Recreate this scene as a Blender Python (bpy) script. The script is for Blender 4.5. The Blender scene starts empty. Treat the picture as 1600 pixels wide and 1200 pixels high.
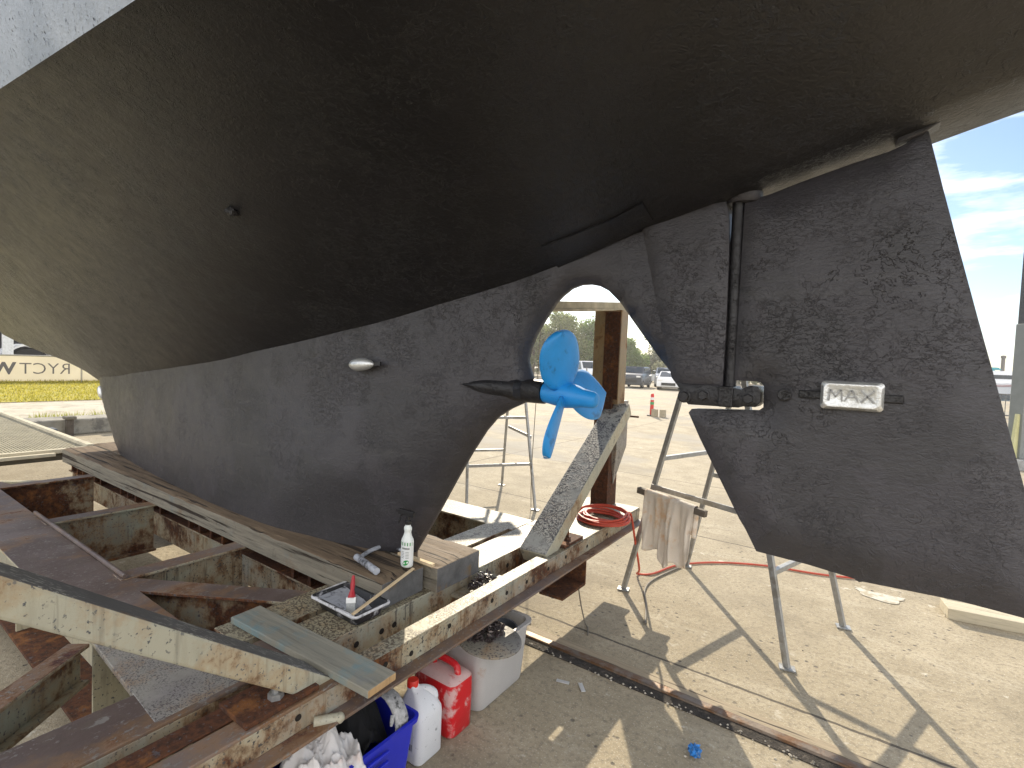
import bpy, bmesh, math, random
from math import sin, cos, pi, radians, sqrt
from mathutils import Vector, Matrix, noise as mnoise, geometry as mgeo
random.seed(7)
sc = bpy.context.scene
C = sc.collection

# ------------------------------------------------------------------ camera
F, PITCH, ROLL, YAW, H = 790.0, radians(2.4), radians(2.3), radians(34.9), 1.65
_fh = Vector((-sin(YAW), cos(YAW), 0)); _rt = Vector((cos(YAW), sin(YAW), 0)); _z = Vector((0, 0, 1))
_fw = _fh*cos(PITCH) - _z*sin(PITCH); _u1 = _fh*sin(PITCH) + _z*cos(PITCH)
_r2 = _rt*cos(ROLL) + _u1*sin(ROLL); _u2 = -_rt*sin(ROLL) + _u1*cos(ROLL)
cd = bpy.data.cameras.new('camera'); cam = bpy.data.objects.new('camera', cd); C.objects.link(cam)
M = Matrix.Identity(4)
for i in range(3):
    M[i][0], M[i][1], M[i][2] = _r2[i], _u2[i], -_fw[i]
M[0][3], M[1][3], M[2][3] = 0, 0, H
cam.matrix_world = M
cd.sensor_width = 36; cd.lens = 36*F/1600; cd.clip_start = .05; cd.clip_end = 3000
sc.camera = cam

# ------------------------------------------------------------------ world and sun
SUN_EL, SUN_AZ = radians(29), radians(32)          # azimuth: from +Y towards -X
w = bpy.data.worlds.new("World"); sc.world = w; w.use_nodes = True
nt = w.node_tree; nt.nodes.clear()
out = nt.nodes.new('ShaderNodeOutputWorld'); bg = nt.nodes.new('ShaderNodeBackground')
sky = nt.nodes.new('ShaderNodeTexSky'); sky.sky_type = 'NISHITA'; sky.sun_disc = False
sky.sun_elevation = SUN_EL; sky.sun_rotation = -SUN_AZ
sky.air_density = 1.0; sky.dust_density = .45; sky.ozone_density = 2.5
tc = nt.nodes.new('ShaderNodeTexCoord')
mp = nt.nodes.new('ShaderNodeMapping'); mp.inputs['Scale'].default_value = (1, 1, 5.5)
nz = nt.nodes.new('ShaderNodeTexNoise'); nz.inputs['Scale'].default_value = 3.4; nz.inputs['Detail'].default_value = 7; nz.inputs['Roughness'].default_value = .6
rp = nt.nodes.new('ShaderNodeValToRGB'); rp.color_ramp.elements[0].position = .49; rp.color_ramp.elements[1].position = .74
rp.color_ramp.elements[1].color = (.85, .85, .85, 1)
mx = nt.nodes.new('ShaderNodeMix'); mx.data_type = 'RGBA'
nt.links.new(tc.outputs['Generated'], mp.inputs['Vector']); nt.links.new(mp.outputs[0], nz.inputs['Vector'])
dt = nt.nodes.new('ShaderNodeVectorMath'); dt.operation = 'DOT_PRODUCT'; dt.inputs[1].default_value = (.52, -.82, .25)     # unseen bright cloud added opposite the sun to lift the shade
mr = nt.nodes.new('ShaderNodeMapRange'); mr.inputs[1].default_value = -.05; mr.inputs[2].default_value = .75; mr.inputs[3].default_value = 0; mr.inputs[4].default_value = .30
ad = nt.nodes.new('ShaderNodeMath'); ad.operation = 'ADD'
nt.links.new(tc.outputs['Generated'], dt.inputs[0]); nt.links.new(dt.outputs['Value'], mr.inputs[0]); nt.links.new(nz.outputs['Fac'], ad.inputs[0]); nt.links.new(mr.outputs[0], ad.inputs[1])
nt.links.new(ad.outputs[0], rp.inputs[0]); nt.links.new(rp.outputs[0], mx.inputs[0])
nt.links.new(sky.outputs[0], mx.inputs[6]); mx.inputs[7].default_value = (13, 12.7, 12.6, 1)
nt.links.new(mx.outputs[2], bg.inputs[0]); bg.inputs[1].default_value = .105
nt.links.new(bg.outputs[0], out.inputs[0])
sl = bpy.data.lights.new('sun', 'SUN'); sl.energy = 4.0; sl.angle = radians(.53); sl.color = (1, .88, .69)
so = bpy.data.objects.new('sun', sl); C.objects.link(so)
_sd = Vector((-sin(SUN_AZ)*cos(SUN_EL), cos(SUN_AZ)*cos(SUN_EL), sin(SUN_EL)))
so.rotation_euler = _sd.to_track_quat('Z', 'Y').to_euler(); so.location = _sd*30
sc.view_settings.view_transform = 'Standard'; sc.view_settings.look = 'None'
sc.view_settings.gamma = 1; sc.view_settings.exposure = .78
sc.cycles.max_bounces = 8; sc.cycles.diffuse_bounces = 5

# ------------------------------------------------------------------ node helpers
class NT:
    def __init__(s, name):
        s.m = bpy.data.materials.new(name); s.m.use_nodes = True
        s.t = s.m.node_tree; s.t.nodes.clear()
        s.o = s.t.nodes.new('ShaderNodeOutputMaterial'); s.b = s.t.nodes.new('ShaderNodeBsdfPrincipled')
        s.t.links.new(s.b.outputs[0], s.o.inputs[0])
        s.tc = s.t.nodes.new('ShaderNodeTexCoord'); s.co = s.tc.outputs['Object']
    def n(s, k): return s.t.nodes.new(k)
    def l(s, a, b): s.t.links.new(a, b)
    def put(s, sock, v):
        if hasattr(v, 'is_output') or isinstance(v, bpy.types.NodeSocket): s.l(v, sock)
        else: sock.default_value = v
    def map(s, scale=(1, 1, 1), rot=(0, 0, 0), loc=(0, 0, 0), vec=None):
        m = s.n('ShaderNodeMapping'); m.inputs['Scale'].default_value = scale; m.inputs['Rotation'].default_value = rot; m.inputs['Location'].default_value = loc
        s.l(vec or s.co, m.inputs['Vector']); return m.outputs[0]
    def noise(s, scale, detail=4, rough=.55, vec=None, dist=0):
        m = s.n('ShaderNodeTexNoise'); m.inputs['Scale'].default_value = scale; m.inputs['Detail'].default_value = detail
        m.inputs['Roughness'].default_value = rough; m.inputs['Distortion'].default_value = dist
        s.l(vec or s.co, m.inputs['Vector']); return m.outputs['Fac']
    def voro(s, scale, feat='F1', vec=None, out='Distance', rnd=1):
        m = s.n('ShaderNodeTexVoronoi'); m.feature = feat; m.inputs['Scale'].default_value = scale; m.inputs['Randomness'].default_value = rnd
        s.l(vec or s.co, m.inputs['Vector']); return m.outputs[out]
    def ramp(s, f, pts):
        m = s.n('ShaderNodeValToRGB'); e = m.color_ramp.elements
        while len(e) < len(pts): e.new(.5)
        for i, (p, c) in enumerate(pts):
            e[i].position = p
            e[i].color = (c, c, c, 1) if isinstance(c, (int, float)) else tuple(c)+(1,)
        s.l(f, m.inputs[0]); return m.outputs[0]
    def mask(s, f, a, b): return s.ramp(f, [(a, 0), (b, 1)])
    def mix(s, f, a, b):
        m = s.n('ShaderNodeMix'); m.data_type = 'RGBA'
        s.put(m.inputs[0], f); s.put(m.inputs[6], a if not isinstance(a, tuple) else a+(1,)); s.put(m.inputs[7], b if not isinstance(b, tuple) else b+(1,))
        return m.outputs[2]
    def math(s, op, a, b=0., clamp=False):
        m = s.n('ShaderNodeMath'); m.operation = op; m.use_clamp = clamp
        s.put(m.inputs[0], a); s.put(m.inputs[1], b); return m.outputs[0]
    def sep(s, vec=None):
        m = s.n('ShaderNodeSeparateXYZ'); s.l(vec or s.co, m.inputs[0]); return m.outputs
    def bump(s, h, st=.3, d=.01, nrm=None):
        m = s.n('ShaderNodeBump'); m.inputs['Strength'].default_value = st; m.inputs['Distance'].default_value = d
        s.l(h, m.inputs['Height'])
        if nrm: s.l(nrm, m.inputs['Normal'])
        return m.outputs[0]
    def fin(s, col, rough=.6, nrm=None, metal=0., spec=None):
        s.put(s.b.inputs['Base Color'], col if not isinstance(col, tuple) else col+(1,)); s.put(s.b.inputs['Roughness'], rough)
        s.b.inputs['Metallic'].default_value = metal
        if spec is not None: s.put(s.b.inputs['Specular IOR Level'], spec)
        if nrm: s.l(nrm, s.b.inputs['Normal'])
        return s.m

def m_antifoul(name='antifouling', lift=1.0, curl=1.0, brown=1.0):
    """black antifouling rolled over layers of old flaked paint"""
    t = NT(name)
    big = t.noise(1.1, 5, .6); mid = t.noise(13, 6, .68); fine = t.noise(95, 3, .65); pit = t.voro(42)
    v = t.map((1, 1, 2.1)); 
    c1 = t.noise(30, 4, .7, vec=v, dist=.35); line = t.ramp(c1, [(.482, 0), (.499, 1), (.502, 1), (.512, 0)])
    msk = t.mask(t.noise(3.4, 4, .65), .49, .63); line = t.math('MULTIPLY', line, msk)
    c2 = t.noise(7.5, 5, .7, vec=t.map(loc=(3, 8, 2)), dist=.2); l2 = t.ramp(c2, [(.492, 0), (.4995, 1), (.5005, 1), (.508, 0)])
    l2 = t.math('MULTIPLY', l2, t.mask(t.noise(1.9, 3, .6, vec=t.map(loc=(7, 1, 5))), .53, .6))
    wr = t.noise(60, 4, .7, vec=t.map((1, 1, 2.2)), dist=.5)
    flk = t.math('MULTIPLY', t.mask(t.noise(24, 4, .7, dist=.8), .545, .575), t.mask(t.noise(2.2, 3, .6, vec=t.map(loc=(4, 2, 7))), .46, .6))
    pits = t.math('MULTIPLY', t.ramp(pit, [(0, 1), (.13, 0)]), t.mask(t.noise(2.7, 2, .5, vec=t.map(loc=(9, 9, 1))), .52, .6))
    a = .027*lift
    col = t.mix(t.mask(big, .35, .7), (a*1.0*brown, a*.93, a*1.08), (a*1.5*brown, a*1.4, a*1.6))
    col = t.mix(t.math('MULTIPLY', t.mask(mid, .5, .75), .22), col, (a*2.1*brown, a*1.9, a*2.1))
    pe = t.noise(.9, 5, .6, vec=t.map(loc=(2, 6, 4))); pch = t.ramp(pe, [(.47, 0), (.478, 1), (.56, 1), (.568, .25)]); col = t.mix(t.math('MULTIPLY', pch, .38), col, (a*.62, a*.6, a*.62))      # later coats with a visible edge
    rl = t.noise(5, 4, .6, vec=t.map((.35, 1, 5.5), rot=(0, .25, 0))); col = t.mix(t.math('MULTIPLY', t.mask(rl, .52, .7), .3), col, (a*1.9, a*1.85, a*1.85))                           # roller passes
    st = t.math('MULTIPLY', t.mask(t.noise(4, 5, .7, vec=t.map((1, 1, .35))), .55, .75), .35); col = t.mix(st, col, (a*.6, a*.57, a*.6))
    dk = t.math('MAXIMUM', t.math('MULTIPLY', line, .3), t.math('MULTIPLY', l2, .6)); col = t.mix(dk, col, (a*.4, a*.38, a*.4))
    h = t.math('ADD', t.math('MULTIPLY', mid, .5), t.math('MULTIPLY', fine, .16)); h = t.math('ADD', h, t.math('MULTIPLY', wr, .55))
    h = t.math('ADD', h, t.math('MULTIPLY', flk, .28*curl)); h = t.math('SUBTRACT', h, t.math('MULTIPLY', t.math('MAXIMUM', line, l2), .45*curl)); h = t.math('SUBTRACT', h, t.math('MULTIPLY', pits, .5))
    n = t.bump(h, .62, .007)
    return t.fin(col, t.ramp(mid, [(.3, .33), (.7, .46)]), n, spec=.6)

def m_topside():
    t = NT('topside_paint')
    pit = t.voro(38, vec=t.map((1, 1, 1), rot=(.4, 0, .3))); f = t.noise(55, 4, .65); b = t.noise(4, 4, .6)
    col = t.mix(t.mask(b, .35, .7), (.33, .37, .42), (.46, .50, .55))
    col = t.mix(t.mask(f, .58, .68), col, (.14, .155, .18))
    pm = t.math('MULTIPLY', t.ramp(pit, [(.05, 1), (.2, 0)]), t.mask(t.noise(9, 2), .5, .56))
    col = t.mix(pm, col, (.06, .065, .075))
    return t.fin(col, .55, t.bump(t.math('SUBTRACT', f, pm), .8, .006))

CREAM = (.56, .53, .36)
def m_steel(name, base=CREAM, rust=.5, speck=.4, dirt=.3, over=(.10, .085, .09), rustcol=(.105, .036, .012), scale=1., patch=(.47, .49, .45), grain=(1, 1, 1)):
    """painted steel: base coat, second faded coat, rust bleeding through, flecks of dark paint"""
    t = NT(name); v = t.map(tuple(g*scale for g in grain))
    big = t.noise(2.3, 6, .65, vec=v); med = t.noise(7.5, 6, .7, vec=v); fine = t.noise(46, 4, .7, vec=v); sp = t.noise(85, 3, .6, vec=v)
    run = t.noise(13, 5, .65, vec=t.map((1*scale, 1*scale, .14*scale)))
    col = t.mix(t.mask(t.noise(1.7, 4, .6, vec=v), .45, .6), base, patch)
    col = t.mix(t.math('MULTIPLY', t.mask(run, .52, .75), dirt), col, (.17, .15, .10))
    drp = t.math('MULTIPLY', t.mask(t.noise(42*scale, 3, .6, vec=t.map((1, 1, .07))), .56, .66), t.mask(t.noise(6, 3, .6, vec=t.map((1, 1, .6), loc=(3, 3, 3))), .40, .55)); col = t.mix(t.math('MULTIPLY', drp, .85*dirt), col, (.075, .065, .055))
    rr = t.math('ADD', t.math('MULTIPLY', big, .55), t.math('ADD', t.math('MULTIPLY', med, .30), t.math('MULTIPLY', t.noise(24, 5, .75, vec=t.map((scale, scale, .5*scale))), .15)))
    edge = 1-(.30+.42*rust)
    halo = t.mask(rr, edge-.075, edge+.02); core = t.mask(rr, edge-.01, edge+.05)
    rc = t.mix(t.mask(fine, .4, .65), rustcol, (rustcol[0]*.32, rustcol[1]*.4, rustcol[2]*.6))
    rc = t.mix(t.mask(med, .55, .7), rc, (.25, .10, .025))
    col = t.mix(t.math('MULTIPLY', halo, .55), col, (.33, .17, .05)); col = t.mix(core, col, rc)
    sm = t.mask(sp, .66-.2*speck, .70-.2*speck)
    sm = t.math('MULTIPLY', sm, t.mask(t.noise(5, 3, .6, vec=v), .36, .5)); col = t.mix(sm, col, over)
    bl = t.math('MULTIPLY', t.mask(t.noise(19, 4, .7, vec=v), .66-.12*speck, .69-.12*speck), t.mask(t.noise(3, 2, .5, vec=t.map(loc=(3, 1, 5))), .45, .6))
    col = t.mix(bl, col, over)
    h = t.math('ADD', t.math('MULTIPLY', fine, .4), t.math('MULTIPLY', core, t.math('MULTIPLY', med, .9)))
    h = t.math('ADD', h, t.math('MULTIPLY', sm, .3))
    return t.fin(col, t.mix(core, (.5, .5, .5), (.88, .88, .88)), t.bump(h, .7, .005))

def m_wood(name, a, b, crack=(.03, .02, .012), axis=0, stain=None, sc_=1.0, rough=.8, crackamt=.5):
    t = NT(name); st = [9*sc_]*3; st[axis] = .55*sc_
    v = t.map(tuple(st)); g = t.noise(2.6, 7, .68, vec=v, dist=.4); g2 = t.noise(8, 5, .7, vec=v); big = t.noise(2.5*sc_, 4, .6)
    col = t.mix(t.mask(g, .3, .7), a, b); col = t.mix(t.math('MULTIPLY', t.mask(g2, .5, .7), .5), col, tuple(x*.45 for x in a))
    if stain: 
        for k, (sc2, s0, cc) in enumerate(stain): col = t.mix(t.math('MULTIPLY', t.mask(t.noise(sc2, 5, .65, vec=t.map(loc=(k*3.1+1, k, 0))), s0, s0+.16), .8), col, cc)
    st2 = [13*sc_]*3; st2[axis] = .35*sc_
    ck = t.mask(t.noise(1.9, 4, .6, vec=t.map(tuple(st2), loc=(2, 5, 1)), dist=.3), .63-.08*crackamt, .67-.08*crackamt)
    col = t.mix(ck, col, crack)
    h = t.math('SUBTRACT', t.math('MULTIPLY', g2, .5), t.math('MULTIPLY', ck, 1.2))
    return t.fin(col, rough, t.bump(h, .8, .006))

def m_ground():
    t = NT('yard_concrete'); p = t.sep()
    big = t.noise(.35, 5, .6); med = t.noise(3.2, 6, .65); fine = t.noise(38, 5, .7); grit = t.noise(120, 2, .6)
    sc1 = t.noise(1.1, 6, .7, vec=t.map((1, 3.2, 1), rot=(0, 0, .12)))
    col = t.mix(t.mask(big, .3, .7), (.345, .29, .195), (.46, .395, .28))
    col = t.mix(t.mask(med, .38, .7), col, (.30, .25, .165)); col = t.mix(t.math('MULTIPLY', t.mask(sc1, .55, .75), .6), col, (.58, .52, .40))
    col = t.mix(t.math('MULTIPLY', t.mask(fine, .48, .66), .75), col, (.20, .17, .12))
    col = t.mix(t.math('MULTIPLY', t.mask(grit, .58, .7), .55), col, (.68, .64, .54))
    spots = t.math('MULTIPLY', t.ramp(t.voro(13.0), [(.09, 1), (.16, 0)]), t.mask(t.noise(2.0, 2), .42, .55))
    col = t.mix(t.math('MULTIPLY', spots, .75), col, (.09, .08, .07))
    wear = t.math('MULTIPLY', t.mask(t.noise(9, 5, .7), .6, .66), t.mask(t.noise(1.3, 3, .6, vec=t.map(loc=(5, 5, 0))), .5, .62))
    col = t.mix(t.math('MULTIPLY', wear, .7), col, (.70, .66, .56))
    # casting joints: along the slipway and, wider apart, across it
    wob = t.math('MULTIPLY', t.math('SUBTRACT', t.noise(6, 3), .5), .03)
    def joint(coord, period, off, wd):
        a = t.math('ADD', coord, wob); a = t.math('ADD', a, -off); a = t.math('DIVIDE', a, period); a = t.math('FRACT', a)
        a = t.math('ABSOLUTE', t.math('SUBTRACT', a, .5)); return t.math('GREATER_THAN', a, .5-wd/period/2)
    j = t.math('MAXIMUM', joint(p[1], 2.35, 2.83, .018), joint(p[0], 7.0, -5.2, .022))
    near = t.math('LESS_THAN', p[1], 24.); j = t.math('MULTIPLY', j, near)
    col = t.mix(t.math('MULTIPLY', j, .85), col, (.06, .05, .04))
    # rough grey patch and tyre marks further out
    stn = t.math('MULTIPLY', t.mask(t.noise(.8, 6, .7, vec=t.map(loc=(2, 9, 0))), .50, .66), .55); col = t.mix(stn, col, (.20, .17, .12))
    gp = t.math('MULTIPLY', t.mask(t.noise(.32, 4, .6, vec=t.map((1, 1, 1), loc=(1.5, 0, 0))), .5, .58), t.math('MULTIPLY', t.mask(p[1], .0, 1.0), t.math('GREATER_THAN', p[1], 7.5)))
    col = t.mix(t.math('MULTIPLY', gp, .6), col, (.26, .245, .215))
    tr = t.math('MULTIPLY', t.mask(t.noise(.9, 5, .6, vec=t.map((.25, 2.2, 1), rot=(0, 0, .35))), .57, .7), t.math('GREATER_THAN', p[1], 6.))
    col = t.mix(t.math('MULTIPLY', tr, .35), col, (.22, .18, .13))
    h = t.math('ADD', t.math('MULTIPLY', fine, .5), t.math('MULTIPLY', grit, .25)); h = t.math('SUBTRACT', h, t.math('MULTIPLY', j, 1.5)); h = t.math('SUBTRACT', h, t.math('MULTIPLY', spots, .4))
    return t.fin(col, .9, t.bump(h, .9, .010))

def m_simple(name, col, rough=.5, metal=0., var=.15, nscale=12, bump=.15, bd=.003, dirt=None, dirtamt=.5, spec=None, dscale=6, trans=0.):
    t = NT(name); n1 = t.noise(nscale, 5, .6); n2 = t.noise(nscale*6, 3, .6)
    c = t.mix(t.mask(n1, .3, .7), tuple(x*(1-var) for x in col), tuple(min(1, x*(1+var)) for x in col))
    if dirt:
        d = t.mask(t.noise(dscale, 6, .7, vec=t.map(loc=(1, 4, 2))), .62-.3*dirtamt, .72-.3*dirtamt); c = t.mix(d, c, dirt)
    m = t.fin(c, rough, t.bump(n2, bump, bd), metal, spec)
    if trans: t.b.inputs['Transmission Weight'].default_value = trans
    return m

# ------------------------------------------------------------------ mesh helpers
class MB:
    def __init__(s): s.v = []; s.f = []; s.m = []
    def add(s, vs, fs, mi=0):
        o = len(s.v); s.v += [Vector(v) for v in vs]; s.f += [tuple(i+o for i in f) for f in fs]
        s.m += (mi if isinstance(mi, list) else [mi]*len(fs)); return s
    def frame(s, o, X, Y, Z, hx, hy, hz, mi=0, top=None):
        vs = [o + X*(hx*a) + Y*(hy*b) + Z*(hz*c) for a in (-1, 1) for b in (-1, 1) for c in (-1, 1)]
        fs = [(0, 1, 3, 2), (4, 6, 7, 5), (0, 4, 5, 1), (2, 3, 7, 6), (0, 2, 6, 4), (1, 5, 7, 3)]
        return s.add(vs, fs, [mi]*5+[mi if top is None else top])
    def box(s, lo, hi, mi=0, top=None):
        lo, hi = Vector(lo), Vector(hi); c = (lo+hi)/2; h = (hi-lo)/2
        return s.frame(c, Vector((1, 0, 0)), Vector((0, 1, 0)), Vector((0, 0, 1)), h.x, h.y, h.z, mi, top)
    def beam(s, p0, p1, w_, h_, up=(0, 0, 1), mi=0, top=None, off=(0, 0)):
        p0, p1 = Vector(p0), Vector(p1); X = (p1-p0).normalized(); Y = Vector(up).cross(X).normalized(); Z = X.cross(Y)
        return s.frame((p0+p1)/2 + Y*off[0] + Z*off[1], X, Y, Z, (p1-p0).length/2, w_/2, h_/2, mi, top)
    def ibeam(s, p0, p1, w_, h_, tw=.012, tf=.014, mi=0, top=None, up=(0, 0, 1)):
        """p0-p1 is the middle of the top face"""
        s.beam(p0, p1, w_, tf, up, mi, top, (0, -tf/2)); s.beam(p0, p1, w_, tf, up, mi, mi, (0, -h_+tf/2))
        return s.beam(p0, p1, tw, h_-2*tf, up, mi, mi, (0, -h_/2))
    def tube(s, pts, r, n=8, mi=0, cap=True):
        pts = [Vector(p) for p in pts]; rs = r if isinstance(r, (list, tuple)) else [r]*len(pts); vs = []; up = Vector((0, 0, 1))
        for i, p in enumerate(pts):
            d = (pts[min(i+1, len(pts)-1)] - pts[max(i-1, 0)]).normalized()
            a = d.cross(up) if abs(d.dot(up)) < .95 else d.cross(Vector((1, 0, 0)))
            a.normalize(); b = d.cross(a)
            vs += [p + (a*cos(2*pi*k/n) + b*sin(2*pi*k/n))*rs[i] for k in range(n)]
        fs = [(i*n+k, i*n+(k+1) % n, (i+1)*n+(k+1) % n, (i+1)*n+k) for i in range(len(pts)-1) for k in range(n)]
        if cap: fs += [tuple(range(n-1, -1, -1)), tuple(range((len(pts)-1)*n, len(pts)*n))]
        return s.add(vs, fs, mi)
    def loft(s, rings, mi=0, cap=True, close=True):
        n = len(rings[0]); vs = [p for r in rings for p in r]
        fs = [(i*n+k, i*n+(k+1) % n, (i+1)*n+(k+1) % n, (i+1)*n+k) for i in range(len(rings)-1) for k in range(n if close else n-1)]
        if cap: fs += [tuple(range(n-1, -1, -1)), tuple(range((len(rings)-1)*n, len(rings)*n))]
        return s.add(vs, fs, mi)
    def lathe(s, prof, c=(0, 0, 0), n=24, mi=0, axis='Z'):
        c = Vector(c); rings = []
        for r, z in prof:
            if axis == 'Z': rings.append([c + Vector((r*cos(2*pi*k/n), r*sin(2*pi*k/n), z)) for k in range(n)])
            elif axis == 'X': rings.append([c + Vector((z, r*cos(2*pi*k/n), r*sin(2*pi*k/n))) for k in range(n)])
            else: rings.append([c + Vector((r*sin(2*pi*k/n), z, r*cos(2*pi*k/n))) for k in range(n)])
        return s.loft(rings, mi)
    def prism(s, poly, y0, y1, mi=0):
        """polygon in (x, z), extruded along y"""
        n = len(poly); vs = [(x, y0, z) for x, z in poly] + [(x, y1, z) for x, z in poly]
        fs = [tuple(range(n)), tuple(range(2*n-1, n-1, -1))] + [(i, i+n, (i+1) % n + n, (i+1) % n) for i in range(n)]
        return s.add(vs, fs, mi)
    def sphere(s, c, r, n=12, mi=0, jit=0., seed=0, fr=2.):
        c = Vector(c); rr = Vector(r) if isinstance(r, (tuple, list, Vector)) else Vector((r, r, r)); rings = []
        for i in range(n//2+1):
            th = pi*i/(n//2); ring = []
            for k in range(n):
                d = Vector((sin(th)*cos(2*pi*k/n), sin(th)*sin(2*pi*k/n), -cos(th)))
                q = 1 + (jit*mnoise.noise(d*fr + Vector((seed*3.7, seed, 0))) if jit else 0)
                ring.append(c + Vector((d.x*rr.x, d.y*rr.y, d.z*rr.z))*q)
            rings.append(ring)
        return s.loft(rings, mi, cap=False)
    def build(s, name, mats, parent=None, smooth=False, bevel=0, seg=2, sub=0, angle=35):
        me = bpy.data.meshes.new(name)
        off = WL.get(parent.name, Vector((0, 0, 0))) if parent else Vector((0, 0, 0))
        me.from_pydata([v-off for v in s.v], [], s.f); me.update()
        mats = mats if isinstance(mats, (list, tuple)) else [mats]
        for m in mats: me.materials.append(m)
        for p, i in zip(me.polygons, s.m): p.material_index = i; p.use_smooth = bool(smooth)
        bm = bmesh.new(); bm.from_mesh(me); bmesh.ops.remove_doubles(bm, verts=bm.verts, dist=1e-6); bmesh.ops.recalc_face_normals(bm, faces=bm.faces)
        bm.to_mesh(me); bm.free()
        if smooth: me.set_sharp_from_angle(angle=radians(angle))
        o = bpy.data.objects.new(name, me); C.objects.link(o)
        if parent: o.parent = parent; WL[o.name] = off
        if bevel:
            b = o.modifiers.new('bevel', 'BEVEL'); b.width = bevel; b.segments = seg; b.limit_method = 'ANGLE'; b.angle_limit = radians(40)
        if sub:
            m_ = o.modifiers.new('sub', 'SUBSURF'); m_.levels = sub; m_.render_levels = sub
        return o
WL = {}
def tag(o, label, cat, group=None, kind=None):
    if label: o['label'] = label
    if cat: o['category'] = cat
    if group: o['group'] = group
    if kind: o['kind'] = kind
    return o
def thing(name, loc, label, cat, group=None):
    o = bpy.data.objects.new(name, None); C.objects.link(o); o.location = loc; o.empty_display_size = .1
    WL[o.name] = Vector(loc); return tag(o, label, cat, group)
def struct(o): o['kind'] = 'structure'; return o
def dup(root, loc, rotz, label, group=None, body=None):
    r = root.copy(); C.objects.link(r); r.location = loc; r.rotation_euler = (0, 0, rotz); r['label'] = label
    if group: r['group'] = group
    for ch in list(root.children):
        c = ch.copy(); C.objects.link(c); c.parent = r
        if body and ch.name.split('.')[0] in body[0]:
            c.material_slots[0].link = 'OBJECT'; c.material_slots[0].material = body[1]
        for g in list(ch.children):
            d = g.copy(); C.objects.link(d); d.parent = c
    return r
def text_geo(txt, size, extrude, bold=0.):
    cu = bpy.data.curves.new('t', 'FONT'); cu.body = txt; cu.size = size; cu.extrude = extrude; cu.offset = bold; cu.resolution_u = 3
    o = bpy.data.objects.new('t', cu); C.objects.link(o)
    dg = bpy.context.evaluated_depsgraph_get(); ev = o.evaluated_get(dg); me = ev.to_mesh()
    vs = [v.co.copy() for v in me.vertices]; fs = [tuple(p.vertices) for p in me.polygons]
    ev.to_mesh_clear(); bpy.data.objects.remove(o); bpy.data.curves.remove(cu)
    return vs, fs
def interp(tab, x):
    if x <= tab[0][0]: return tab[0][1]
    for (a, fa), (b, fb) in zip(tab, tab[1:]):
        if x <= b: return fa + (fb-fa)*(x-a)/(b-a)
    return tab[-1][1]
def catmull(pts, n=8):
    pts = [Vector(p) for p in pts]; P = [pts[0]]+pts+[pts[-1]]; o = []
    for i in range(1, len(P)-2):
        a, b, c, d = P[i-1:i+3]
        for k in range(n):
            t = k/n; o.append(.5*((2*b)+(c-a)*t+(2*a-5*b+4*c-d)*t*t+(3*b-a-3*c+d)*t**3))
    return o+[pts[-1]]
def rrect(cx, cy, hx, hy, r, z, n=5):
    o = []
    for sx, sy, a0 in ((1, 1, 0), (-1, 1, pi/2), (-1, -1, pi), (1, -1, 1.5*pi)):
        for k in range(n+1):
            a = a0 + pi/2*k/n; o.append(Vector((cx+sx*(hx-r)+r*cos(a), cy+sy*(hy-r)+r*sin(a), z)))
    return o

# ------------------------------------------------------------------ materials
FOUL = m_antifoul('antifouling', .42, 2.0, 1.0); FOUL2 = m_antifoul('antifouling_lit', 1.35, 1.5, 1.0); TOPS = m_topside()  # one paint twice: shade put into the hull's colour, light into the keel's
ZINC = m_simple('anode_zinc', (.76, .77, .75), .36, .7, .07, 16, .45, .005, (.56, .55, .50), .10, dscale=11)
BLUE = m_simple('propeller_blue', (.018, .28, .70), .42, 0, .1, 9, .25, .003, (.012, .16, .42), .16, dscale=18)
CREAMW = m_steel('cream_steel', (.47, .435, .31), rust=.30, speck=.22, dirt=.4, over=(.10, .105, .11), patch=(.40, .385, .30))
CREAMR = m_steel('cream_rusty_steel', (.40, .385, .29), rust=.45, speck=.35, dirt=1., over=(.07, .065, .06), patch=(.31, .315, .28))
GREYG = m_steel('grey_green_steel', (.33, .345, .27), rust=.5, speck=.3, dirt=.6, patch=(.22, .235, .20))
PURP = m_steel('overspray_steel', (.115, .082, .07), rust=.34, speck=.3, dirt=.35, over=(.22, .20, .18), rustcol=(.10, .035, .025), patch=(.185, .145, .13), grain=(1, .6, 1))
SPECK = m_steel('speckled_cream_steel', (.37, .33, .22), rust=.24, speck=.85, dirt=.5, over=(.115, .09, .06), patch=(.31, .29, .22), scale=1.25)
BRACEM = m_steel('flaked_brace_steel', (.42, .42, .38), rust=.2, speck=1.0, dirt=.3, over=(.075, .075, .08), patch=(.33, .335, .32), scale=1.1)
SPECKG = m_steel('speckled_grey_steel', (.33, .31, .27), rust=.27, speck=.62, dirt=.3, over=(.12, .105, .10), patch=(.27, .25, .235), scale=1.7)
RUST = m_steel('rusted_steel', (.17, .08, .04), rust=.95, speck=.2, dirt=.5, patch=(.26, .17, .10))
DARKR = m_steel('dark_rust_steel', (.085, .06, .045), rust=.75, speck=.1, dirt=.3, patch=(.15, .13, .10))
HOLE = m_simple('dark_hole', (.015, .011, .008), .9, 0, .2, 20)
DKGREY = m_steel('dark_grey_overspray', (.12, .115, .11), rust=.26, speck=.55, dirt=.2, over=(.36, .35, .31), patch=(.20, .19, .18), grain=(1, .35, 1))
TIMB = m_wood('weathered_timber', (.11, .076, .047), (.235, .17, .105), axis=0, stain=[(3.3, .62, (.10, .065, .05)), (2.6, .60, (.34, .26, .17)), (7, .64, (.10, .065, .06))], crackamt=.8, sc_=1.5)
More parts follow.
